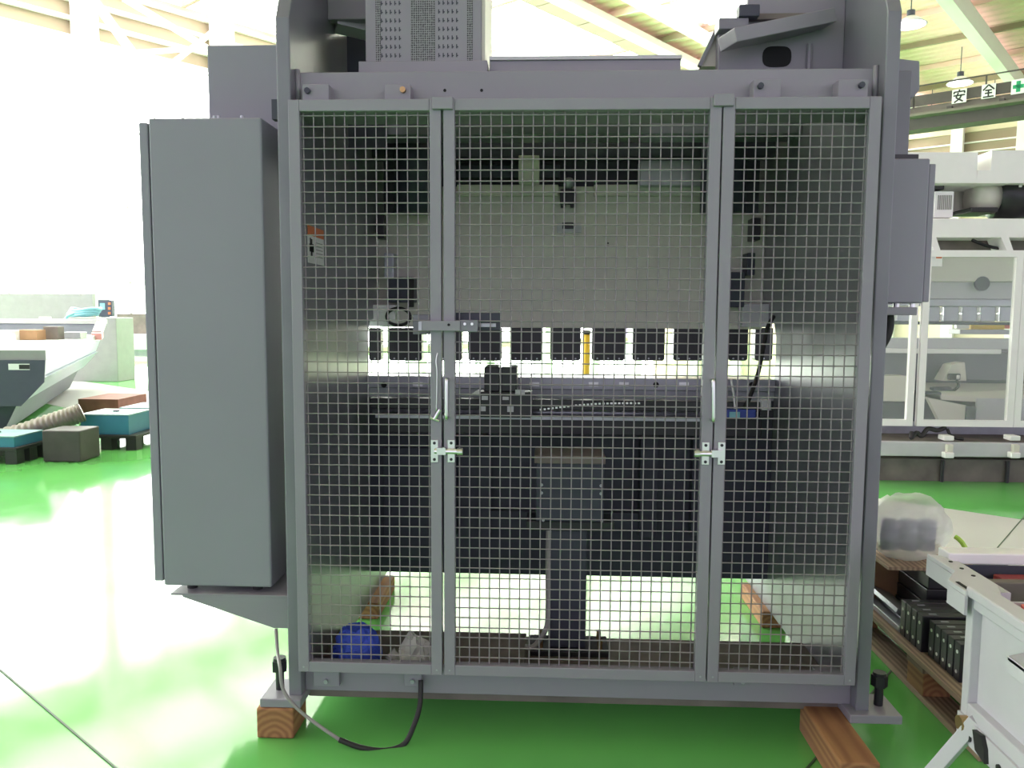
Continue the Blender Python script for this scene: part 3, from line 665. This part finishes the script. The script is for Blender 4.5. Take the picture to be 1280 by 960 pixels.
# far rail and dark well with red parts
B(1.06, cx1, 2.10, 2.16, cz1-.01, cz1+.02).build('far_rail', 'white', ct, bevel=.004)
B(1.06, cx1, 2.02, 2.10, cz1-.10, cz1-.09).build('tool_well', 'dark', ct)
B(1.06, cx1, 2.095, 2.10, cz1-.09, cz1-.01).build('well_back', 'dark', ct)
B(1.06, cx1, 1.99, 2.02, cz1-.1, cz1-.02).build('well_front', 'tray', ct, bevel=.003)
B(1.05, 1.085, 1.86, 2.14, cz1-.035, cz1-.001).build('link_rail', 'lightgrey', ct)
for i, (x, w) in enumerate(((1.17, .10), (1.30, .12), (1.45, .1))):
    rp_ = B(x, x+w, 2.05, 2.09, cz1-.09, cz1-.03).build('red_part', 'red' if i else 'darkred', ct, bevel=.003)
    for q in (.2, .7): MB().cyl((x+w*q, 2.049, cz1-.055), (x+w*q, 2.052, cz1-.055), .004, 8).build('hole', 'hole', rp_)
rt = MB().prism([(1.06, 1.72), (1.40, 1.72), (1.40, 1.83), (1.09, 1.83)], 'z', cz1-.06, cz1-.015).build('red_tray', 'red', ct, bevel=.003)
# folding leg, latch and cable at the lower corner
for x, y0, y1 in ((CX+.01, 1.80, 1.97), (CX+.01, 1.25, 1.12), (cx1-.02, 1.80, 1.97), (cx1-.02, 1.25, 1.12)):
    MB().bar((x, y0, cz0+.01), (x-.12 if x < 1.2 else x+.12, y1, .0), .035, .03).build('leg', 'lightgrey', ct, bevel=.002)
lb = B(CX-.006, CX, 1.50, 1.86, cz0-.055, cz0+.002).build('leg_bracket', 'lightgrey', ct)
MB().cyl((CX-.02, 1.825, cz0-.012), (CX, 1.825, cz0-.012), .018, 14).build('pivot_knob', 'brass', ct)
MB().prism([(1.72, cz0-.05), (1.76, cz0-.04), (1.775, cz0+.0), (1.74, cz0+.005), (1.725, cz0-.02)], 'x', CX-.016, CX-.006).build('latch_lever', 'rubber', ct)
for y in (1.80, 1.68, 1.62): MB().cyl((CX-.010, y, cz0-.035), (CX-.005, y, cz0-.035), .008, 10).build('bolt', 'black', ct)

# ================================================================== WHITE PRESS BRAKE BEYOND
wp = thing('press_brake', (3.7, 6.6, 0), 'white press brake with clear guard panels standing beyond the grey machine', 'machine')
YW = 6.3
def wr_(a, b, c, d, Y, y1, name, m, par=wp, bevel=.006, x0=None, x1=None):
    r = rect(a, b, c, d, Y); return B(r[0] if x0 is None else x0, r[1] if x1 is None else x1, Y, y1, r[2], r[3]).build(name, m, par, bevel=bevel)
XA, XZ = 2.3, 5.2
wr_(1120, 190, 1222, 229, YW, YW+.5, 'top_beam', 'white', x0=XA)
MB().prism([(X(1222, 196, YW), Z(1222, 229, YW)), (XZ, Z(1222, 229, YW)), (XZ, Z(1250, 188, YW)), (X(1240, 189, YW), Z(1250, 188, YW)), (X(1240, 189, YW), Z(1250, 213, YW)), (X(1222, 216, YW), Z(1222, 213, YW))], 'y', YW, YW+.5).build('top_beam', 'white', wp)
wr_(1120, 229, 1280, 270, YW+.42, YW+.5, 'pump_bay', 'cream', x0=XA, x1=XZ)
wr_(1168, 239, 1192, 272, YW+.1, YW+.4, 'vent_box', 'white')
vs = MB()
for i in range(8):
    r = rect(1172+i*2.3, 244, 1173.2+i*2.3, 262, YW+.1); vs.box(r[0], r[1], YW+.096, YW+.1, r[2], r[3])
vs.build('vent_slots', 'cable_grey', wp, kind='stuff')
wr_(1168, 224, 1181, 237, YW+.12, YW+.3, 'solenoid', 'black')
c = onY(1228, 246, YW+.2); r_ = onY(1245, 246, YW+.2).x-c.x
MB().cyl((c.x-.06, YW+.25, c.z), (c.x+.12, YW+.25, c.z), .13, 20).build('pump_motor', 'cream', wp, smooth=True)
c = onY(1266, 245, YW+.2); MB().cyl((c.x-.12, YW+.25, c.z), (c.x+.25, YW+.25, c.z), .17, 24).build('motor', 'black', wp, smooth=True)
wr_(1214, 259, 1248, 265, YW+.1, YW+.4, 'motor_foot', 'rubber')
wr_(1274, 229, 1278, 234, YW+.07, YW+.08, 'motor_tag', 'white')
wr_(1100, 273, 1280, 297, YW, YW+.3, 'middle_beam', 'white', x0=XA, x1=XZ)
wr_(1100, 297, 1280, 313, YW+.25, YW+.3, 'valance', 'tray', x0=XA, x1=XZ)
for px in (1166, 1257): 
    MB().prism(rp([(px-6, 296), (px+4, 296), (px+10, 314), (px+2, 314)], YW), 'y', YW, YW+.2).build('hanger', 'white', wp)
MB().tube([onY(1215, 300, YW+.1), onY(1230, 306, YW+.1), onY(1245, 310, YW+.1), onY(1256, 310, YW+.1)], .012).build('hose', 'rubber', wp, smooth=True)
# side plates and working parts behind the clear guards
for x in (XA, XZ-.06): B(x, x+.06, YW+.3, YW+1.6, .1, 2.5).build('side_frame', 'white', wp)
wr_(1100, 318, 1280, 352, YW+.55, YW+.65, 'ram', 'cream', x0=XA+.06, x1=XZ-.06)
wr_(1100, 352, 1280, 374, YW+.6, YW+.7, 'ram_lower', 'lightgrey', x0=XA+.06, x1=XZ-.06)
c = onY(1228, 353, YW+.55); MB().cyl((c.x, YW+.545, c.z-.01), (c.x, YW+.57, c.z-.01), .06, 20).build('port', 'dark', wp)
wr_(1100, 374, 1280, 383, YW+.58, YW+.7, 'clamp_rail', 'steel', x0=XA+.06, x1=XZ-.06)
for px in (1110, 1132, 1167, 1191, 1214, 1237, 1261):
    wr_(px-11, 383, px+8, 402, YW+.6, YW+.66, 'tool_holder', 'steel')
    wr_(px+9, 384, px+12, 391, YW+.58, YW+.62, 'clamp_tab', 'white'); wr_(px+9, 393, px+12, 401, YW+.58, YW+.62, 'clamp_tab', 'white')
wr_(1100, 402, 1280, 406, YW+.58, YW+.66, 'tool_edge', 'dark', x0=XA+.06, x1=XZ-.06)
wr_(1100, 423, 1280, 436, YW+.5, YW+.7, 'table', 'lightgrey', x0=XA+.06, x1=XZ-.06)
wr_(1100, 436, 1252, 442, YW+.48, YW+.6, 'table_lip', 'white')
wr_(1100, 440, 1280, 475, YW+.7, YW+.8, 'bed', 'plate', x0=XA+.06, x1=XZ-.06)
wr_(1214, 404, 1256, 412, YW+.75, YW+.85, 'light_curtain', 'yellow'); wr_(1256, 403, 1264, 411, YW+.75, YW+.85, 'light_curtain_end', 'red')
wr_(1200, 412, 1264, 418, YW+.7, YW+.9, 'tool_tray', 'lightgrey'); wr_(1196, 405, 1212, 411, YW+.75, YW+.8, 'tool_box', 'white')
gzz = MB().prism(rp([(1178, 476), (1190, 456), (1206, 453), (1208, 476)], YW+.45), 'y', YW+.45, YW+.6).build('gauge_arm', 'cream', wp)
wr_(1186, 467, 1201, 475, YW+.42, YW+.45, 'gauge_sensor', 'black'); wr_(1196, 469, 1200, 474, YW+.41, YW+.42, 'sensor_light', 'white')
wr_(1166, 484, 1190, 489, YW+.4, YW+.46, 'gauge_motor', 'dark')
MB().tube([onY(1196, 475, YW+.41), onY(1198, 482, YW+.41), onY(1192, 488, YW+.41), onY(1186, 487, YW+.41)], .012).build('sensor_lead', 'rubber', wp, smooth=True)
MB().hexa([(X(1150, 492, YW+.3), YW+.3, Z(1150, 492, YW+.3)-.04), (X(1280, 496, YW+.3), YW+.3, Z(1280, 500, YW+.3)-.04), (XZ-.1, YW+.7, Z(1280, 480, YW+.7)-.04), (X(1150, 475, YW+.7), YW+.7, Z(1150, 478, YW+.7)-.04),
           (X(1150, 492, YW+.3), YW+.3, Z(1150, 492, YW+.3)), (X(1280, 496, YW+.3), YW+.3, Z(1280, 500, YW+.3)), (XZ-.1, YW+.7, Z(1280, 480, YW+.7)), (X(1150, 475, YW+.7), YW+.7, Z(1150, 478, YW+.7))]).build('chute_plate', 'cream', wp)
wr_(1208, 508, 1220, 526, YW+.2, YW+.3, 'chute_end', 'dark'); wr_(1220, 498, 1280, 528, YW+.28, YW+.3, 'chute_front', 'lightgrey', x1=XZ-.1)
MB().prism(rp([(1160, 497), (1208, 507), (1208, 527), (1175, 527)], YW+.22), 'y', YW+.22, YW+.28).build('chute_side', 'cream', wp)
wr_(1146, 490, 1176, 528, YW+.3, YW+.5, 'drive_housing', 'dark'); wr_(1100, 470, 1134, 502, YW+.3, YW+.5, 'gauge_housing', 'cream'); wr_(1100, 502, 1134, 526, YW+.35, YW+.5, 'lower_housing', 'dark')
B(XA, XZ, YW+.8, YW+.9, .25, 1.0).build('front_panel', 'plate', wp)
# clear guard panels in white frames
def gpanel(xa, xb, name='guard_panel'):
    z1, z0 = Z(1210, 313, YW), Z(1210, 533, YW); w = .05
    o = MB().box(xa, xa+w, YW-.02, YW+.02, z0, z1).box(xb-w, xb, YW-.02, YW+.02, z0, z1).box(xa+w, xb-w, YW-.02, YW+.02, z0, z0+w).box(xa+w, xb-w, YW-.02, YW+.02, z1-w, z1).build(name, 'white', wp)
    B(xa+w, xb-w, YW-.003, YW+.003, z0+w, z1-w).build('clear_pane', 'guardglass', o)
    return o
xs = [X(1139.5, 530, YW), X(1268, 480, YW)]
gpanel(XA, xs[0]); g2 = gpanel(xs[0]+.03, xs[1]); gpanel(xs[1]+.003, XZ)
r = rect(1164, 320, 1178, 333, YW-.006); o = B(r[0], r[1], YW-.006, YW-.004, r[2], r[3]).build('notice', 'paper', g2); B(r[0]+.035, r[1]-.005, YW-.007, YW-.005, r[3]-.018, r[3]-.004).build('notice_stripe', 'orange', g2)
# base
bb = wr_(1100, 553, 1280, 571, YW-.1, YW-.05, 'base_beam', 'lightgrey', x0=XA, x1=XZ)
B(XA, XZ, YW-.05, YW+.6, Z(1100, 556, YW), Z(1100, 552, YW)).build('base_deck', 'tray', wp)
B(XA, XZ, YW+.45, YW+.6, .25, .45).build('base_back', 'steel', wp)
for px in (1187, 1270):
    wr_(px-3, 556, px+5, 566, YW-.14, YW-.1, 'foot_bracket', 'cream'); wr_(px-6, 566, px+6, 573, YW-.16, YW-.1, 'foot_tab', 'white'); wr_(px-7, 545, px+6, 551, YW-.1, YW, 'foot_cap', 'white')
    c = onY(px, 570, YW-.13); MB().cyl((c.x, YW-.03, .0), (c.x, YW-.03, .17), .014, 10).build('levelling_foot', 'black', wp)
B(XA, XZ, YW-.01, YW+.9, .001, .175).build('base_shadow_block', 'tray', wp)  # brown-grey block stands in for the shadow under the base
MB().tube([onY(1140, 540, YW-.02), onY(1139, 547, YW-.04), onY(1146, 541, YW-.02), onY(1152, 545, YW-.04), onY(1160, 536, YW), onY(1172, 538, YW), onY(1182, 534, YW)], .018).build('loose_cable', 'rubber', wp, smooth=True)
MB().tube([onY(1184, 536, YW), onY(1190, 546, YW-.02), onY(1204, 549, YW-.02)], .012).build('loose_cable', 'rubber', wp, smooth=True)

# ================================================================== OVERHEAD CRANE WITH SAFETY SIGNS
A0 = 20.0
crn = thing('overhead_crane', hall((A0, 4, 5.5)), 'overhead crane girder with handrail and white safety sign boards', 'crane')
def cb_(a0, a1, b0, b1, z0, z1, n, m): return hbox(a0, a1, b0, b1, z0, z1).build(n, m, crn)
gd = mat('grey_crane_paint', (.075, .062, .06), .6); gl_ = mat('olive_crane_walkway', (.17, .15, .125), .6)
cb_(A0+.25, A0+.75, -12, 19, 5.50, 5.74, 'lower_girder', gd)
cb_(A0-.05, A0+.7, -12, 19, 5.74, 5.80, 'walkway_edge', gl_)
cb_(A0+.1, A0+.7, -12, 19, 5.80, 5.96, 'upper_girder', gl_)
cb_(A0, A0+.03, -12, 19, 5.96, 6.19, 'toe_panel', gd)
cb_(A0, A0+.03, -12, 19, 6.39, 6.415, 'handrail', gd)
for i in range(22): cb_(A0, A0+.03, -12.0+1.42*i+.13, -11.97+1.42*i+.13, 5.9, 6.4, 'rail_post', gd)
for i in range(20): cb_(A0-.03, A0+.1, -11.6+1.0*i, -11.5+1.0*i, 5.80, 5.86, 'walkway_lug', gd)
def sign(px0, px1, py0, py1, strokes, m):
    c0 = ab(onA(px0, (py0+py1)/2, A0-.02)); c1 = ab(onA(px1, (py0+py1)/2, A0-.02)); zz1 = onA((px0+px1)/2, py0, A0-.02).z; zz0 = onA((px0+px1)/2, py1, A0-.02).z
    b0, b1 = c0[1], c1[1]
    sb = cb_(A0-.02, A0, min(b0, b1), max(b0, b1), zz0, zz1, 'sign_board', 'paper')
    mk = MB()
    for (ax, ay, bx, by, w) in strokes:
        p = hall((A0-.024, b0+(b1-b0)*ax, zz0+(zz1-zz0)*ay)); q = hall((A0-.024, b0+(b1-b0)*bx, zz0+(zz1-zz0)*by))
        mk.bar(p, q, .006, w*(zz1-zz0), up=(U.x, U.y, 0.0)) if False else mk.bar(p, q, w*(zz1-zz0), .006, up=tuple(U))
    mk.build('sign_character', m, sb)
w = .10
sign(1190, 1208, 111.5, 128.5, [(.5,.98,.5,.86,w),(.12,.82,.88,.82,w),(.14,.82,.14,.68,w),(.86,.82,.86,.68,w),(.44,.74,.28,.40,w),(.28,.40,.78,.08,w),(.68,.60,.54,.30,w),(.54,.30,.18,.06,w),(.10,.55,.90,.55,w)], 'ink')
sign(1227, 1244.5, 105, 122.5, [(.5,.95,.10,.58,w),(.5,.95,.90,.58,w),(.26,.56,.74,.56,w),(.24,.36,.76,.36,w),(.12,.10,.88,.10,w),(.5,.56,.5,.10,w)], 'ink')
sign(1264, 1282, 99, 117, [(.5,.88,.5,.12,.26),(.12,.5,.88,.5,.26)], 'green')
# high bay lamps hung from the roof
for k, (px, py, lb_) in enumerate(((1138, 32, 'white high bay lamp hung from the roof above the control box'), (1200, 105, 'white high bay lamp hanging just over the crane handrail'), (1163, 161, 'white high bay lamp below the crane girder near the wall column'), (1241, 150, 'white high bay lamp below the crane girder beside the siding'))):
    p = onZ(px, py, 8.0 if k < 2 else 7.7)
    l = thing('high_bay_lamp', p, lb_, 'lamp', 'high bay lamps')
    MB().cyl(p+Vector((0, 0, .02)), p+Vector((0, 0, .2)), .36, 20, .12).build('shade', 'white', l, smooth=True)
    MB().cyl(p, p+Vector((0, 0, .02)), .33, 20).build('lens', 'lens', l)
    MB().cyl(p+Vector((0, 0, .2)), p+Vector((0, 0, .34)), .09, 12).build('ballast', 'dark', l)
    MB().cyl(p+Vector((0, 0, .34)), (p.x, p.y, 9.05), .012, 6).build('cord', 'dark', l)

# ================================================================== LEFT BACKGROUND: CUTTING MACHINE, PALLETS, CABINETS
cm = thing('cutting_machine', (-5.4, 8.5, 0), 'long white and dark blue cutting machine bed with boxes on top', 'machine')
n0, n1 = Vector((-4.89, 7.6, 0)), Vector((-7.3, 12.83, 0)); lf = Vector((-2.85, -.3, 0))
def up(v, z): return Vector((v.x, v.y, z))
def slab(z0, z1, in0, in1, name, m, par=cm, e0=0, e1=0):
    d = (n1-n0).normalized(); a0, a1 = n0+d*e0, n1-d*e1
    sd = Vector((lf.x, lf.y, 0)).normalized()
    return MB().hexa([up(a0+sd*in0, z0), up(a1+sd*in0, z0), up(a1+lf, z0), up(a0+lf, z0), up(a0+sd*in1, z1), up(a1+sd*in1, z1), up(a1+lf, z1), up(a0+lf, z1)]).build(name, m, par)
slab(.801, .89, 0, 0, 'table_edge', 'palegrey')
slab(.89, .899, 0, 0, 'table_top', 'palewhite')
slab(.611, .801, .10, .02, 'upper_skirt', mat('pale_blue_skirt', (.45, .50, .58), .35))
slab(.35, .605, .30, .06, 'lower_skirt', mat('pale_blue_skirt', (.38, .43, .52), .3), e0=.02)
dk = mat('navy_panel', (.06, .065, .10), .45)
sd = Vector((lf.x, lf.y, 0)).normalized(); dn = (n1-n0).normalized(); q0 = n0-dn*.03
MB().hexa([up(q0+sd*.25, .35), up(n0+sd*.25, .35), up(n0+lf, .35), up(q0+lf, .35), up(q0+sd*.02, .587), up(n0+sd*.02, .587), up(n0+lf, .587), up(q0+lf, .587)]).build('end_panel_lower', dk, cm)
MB().hexa([up(q0+sd*.02, .587), up(n0+sd*.02, .587), up(n0+lf, .587), up(q0+lf, .587), up(q0, .801), up(n0, .801), up(n0+lf, .801), up(q0+lf, .801)]).build('end_panel_upper', dk, cm)
r0 = q0+sd*.15-dn*.004
MB().hexa([up(r0, .706), up(r0+dn*.01, .706), up(r0+dn*.01+sd*.2, .706), up(r0+sd*.2, .706), up(r0, .766), up(r0+dn*.01, .766), up(r0+dn*.01+sd*.2, .766), up(r0+sd*.2, .766)]).build('end_label', 'paper', cm)
MB().hexa([up(r0-dn*.002, .713), up(r0, .713), up(r0+sd*.1, .713), up(r0-dn*.002+sd*.1, .713), up(r0-dn*.002, .758), up(r0, .758), up(r0+sd*.1, .758), up(r0-dn*.002+sd*.1, .758)]).build('end_label_block', 'ink', cm)
slab(.04, .35, .5, .34, 'underframe', 'dark', e0=.3, e1=.3)
# back wall of the bed, dark inside with a white rim
MB().hexa([up(n1-dn*.4, .896), up(n1, .896), up(n1+lf*2, .896), up(n1-dn*.4+lf*2, .896), up(n1-dn*.25, 1.062), up(n1, 1.062), up(n1+lf*2, 1.062), up(n1-dn*.25+lf*2, 1.062)]).build('bed_back', dk, cm)
MB().bar(up(n1-dn*.1-sd*.05, 1.098), up(n1-dn*.1+lf*2, 1.098), .3, .07).build('bed_rim', 'palewhite', cm)
MB().bar(up(n1-dn*.9-sd*.02, .92), up(n1-dn*.05-sd*.02, 1.098), .12, .1).build('bed_corner', 'palewhite', cm)
MB().bar(up(n1-dn*1.0-sd*.02, .884), up(n1-dn*.7-sd*.02, .908), .14, .1).build('corner_cap', mat('pink_cap', (.75, .35, .35), .5), cm)
# items standing on the bed
def onbed(px, w, h, name, m, label, cat, dist=.6):
    base = n0+(n1-n0)*dist; Yb = base.y; x = X(px, 435, Yb)
    return B(x-w/2, x+w/2, Yb, Yb+w*.7, .9, .9+h).build(name, m, bevel=.006, label=label, cat=cat)
onbed(33, .28, .13, 'cardboard_box', 'card', 'brown cardboard box on the cutting machine bed', 'box', .45)
onbed(64, .2, .17, 'wooden_box', 'tray', 'dark brown box on the cutting machine bed', 'box', .5)
onbed(5, .22, .13, 'plastic_bag', 'wrap', 'pale plastic bag on the cutting machine bed', 'bag', .42)
onbed(90, .24, .09, 'steel_tray', 'steel', 'low grey tray on the cutting machine bed', 'tray', .55)
# flexible duct
dp = [onY(-30, 553, 6.98), onY(20, 543, 7.0), onY(60, 530, 7.03), onY(90, 520, 7.06), onY(103, 515, 7.1)]
dd = MB().tube(dp, lambda t: .085+.006*math.sin(t*130), n=14, sub=40)
dd.build('flexible_duct', 'duct', smooth=True, label='corrugated flexible duct lying across the blue boxes', cat='duct')
# black pallets, blue boxes, dark crate
def ppallet(x0, x1, y0, y1, label):
    p = thing('plastic_pallet', ((x0+x1)/2, (y0+y1)/2, 0), label, 'pallet', 'black plastic pallets')
    B(x0, x1, y0, y1, .11, .14).build('deck', 'rubber', p, bevel=.004)
    for i in range(3):
        x = x0+(x1-x0-.1)*i/2
        for y in (y0, (y0+y1)/2-.05, y1-.1): B(x, x+.1, y, y+.1, .002, .11).build('foot', 'rubber', p)
def lidbox(x0, x1, y0, y1, z0, z1, label):
    b = thing('blue_box', ((x0+x1)/2, (y0+y1)/2, z0), label, 'box', 'blue boxes on pallets')
    B(x0, x1, y0, y1, z0, z1-.012).build('body', 'teal', b, bevel=.004); B(x0-.006, x1+.006, y0-.006, y1+.006, z1-.012, z1).build('lid', mat('pale_teal_lid', (.22, .36, .38), .5), b, bevel=.003)
    B((x0+x1)/2-.02, (x0+x1)/2+.02, (y0+y1)/2-.02, (y0+y1)/2+.02, z1, z1+.012).build('lid_knob', 'dark', b)
ppallet(-4.35, -3.78, 7.15, 8.2, 'black plastic pallet beside the grey electrical cabinet')
lidbox(-4.32, -3.86, 7.18, 7.6, .14, .33, 'teal blue box with pale lid beside the dark crate')
lidbox(-4.22, -3.8, 7.7, 8.15, .14, .33, 'teal blue box behind the other, half hidden by the grey cabinet')
ppallet(-5.3, -4.42, 6.42, 6.86, 'black plastic pallet beneath the flexible duct')
lidbox(-5.0, -4.45, 6.44, 6.82, .14, .235, 'dark blue box below the flexible duct')
crt = B(-4.28, -3.95, 6.55, 6.85, .002, .27)
crt.build('dark_crate', 'crate', bevel=.01, label='dark brown crate standing on the green floor before the teal box', cat='crate')
# grey cabinets behind
def cbt(px0, py0, px1, py1, Y, dep, name, m, label, cat='cabinet'):
    r = rect(px0, py0, px1, py1, Y); return B(r[0], r[1], Y, Y+dep, max(0, r[2]), r[3]).build(name, m, bevel=.01, label=label, cat=cat)
cbt(84, 397, 147, 502, 14.0, .6, 'steel_cabinet', 'palegrey', 'light grey steel cabinet behind the cutting machine')
gk = thing('partition_panel', onY(60, 520, 14.9), 'pale grey partition panel with a white notice behind the cutting machine', 'partition')
r = rect(-60, 367, 118, 505, 14.9); B(r[0], r[1], 14.9, 15.0, 0, r[3]).build('board', 'palegrey', gk)
r = rect(49, 396, 64, 407, 14.89); B(r[0], r[1], 14.885, 14.9, r[2], r[3]).build('notice', 'paper', gk)
r = rect(98, 499, 148, 522, 9.6); B(r[0], r[1], 9.6, 10.3, .002, r[3]).build('wooden_skid', 'skid', label='reddish brown wooden skid behind the teal box', cat='skid')
hc = thing('hose_coil', onY(108, 397, 14.3), 'coil of pale blue hose on top of the steel cabinet', 'hose')
for k in range(3):
    c = onY(104+2*k, 393-3*k, 14.3); MB().tube([(c.x+.26*math.cos(t*math.pi/8), 14.3+.16*math.sin(t*math.pi/8), c.z+.02*math.sin(t)) for t in range(17)], .03, sub=2).build('hose_loop', 'hose', hc, smooth=True)
MB().tube([onY(92, 392, 14.0), onY(84, 396, 13.9), onY(79, 406, 13.9), onY(76, 416, 13.9)], .025).build('hose_tail', 'hose', hc, smooth=True)
cp = thing('control_terminal', onY(131, 397, 14.75), 'dark control terminal above the steel cabinet', 'terminal')
r = rect(123, 375, 140, 396, 14.75); B(r[0], r[1], 14.75, 14.85, r[2], r[3]).build('housing', dk, cp); r = rect(125, 379, 131, 387, 14.74); B(r[0], r[1], 14.74, 14.75, r[2], r[3]).build('screen', 'hose', cp)
for k in range(3): r = rect(135, 378+6*k, 138, 381+6*k, 14.74); B(r[0], r[1], 14.74, 14.75, r[2], r[3]).build('button', 'orange', cp)
r = rect(128, 396, 136, 520, 14.75); B(r[0], r[1], 14.77, 14.83, 0, r[3]).build('post', 'palegrey', cp)
wbn = thing('workbench', onY(165, 470, 16.0), 'white workbench with a dark back panel beyond the steel cabinet', 'workbench')
for q, m, n, y in (((146, 392, 200, 418), 'tray', 'back_panel', 16.3), ((150, 418, 200, 437), 'white', 'drawer_front', 16.0), ((146, 437, 200, 445), 'steel', 'shelf', 16.1), ((146, 418, 150, 490), 'steel', 'upright', 16.1), ((196, 418, 200, 490), 'steel', 'upright', 16.1)):
    r = rect(*q, y); B(r[0], r[1], y, y+.3, r[2] if n != 'upright' else 0, r[3]).build(n, m, wbn)
for px, w_ in ((158, 12), (176, 16)):
    r = rect(px-w_/2, 446, px+w_/2, 452, 16.05); B(r[0], r[1], 16.05, 16.3, r[2], r[3]).build('lower_tray', 'white', wbn, bevel=.01)

# yellow post glimpsed through the gap below the ram
gpz = onY(733, 418, 6.0)
gp_ = thing('guard_post', (gpz.x, 6.0, 0), 'yellow guard post seen through the gap under the ram', 'post')
MB().cyl((gpz.x, 6.0, .01), (gpz.x, 6.0, gpz.z), .028, 14).build('post_tube', 'yellow', gp_, smooth=True)
MB().cyl((gpz.x, 6.0, gpz.z), (gpz.x, 6.0, gpz.z+.03), .03, 14).build('post_cap', 'rubber', gp_, smooth=True)
MB().cyl((gpz.x, 6.0, 0), (gpz.x, 6.0, .01), .08, 16).build('post_flange', 'yellow', gp_)
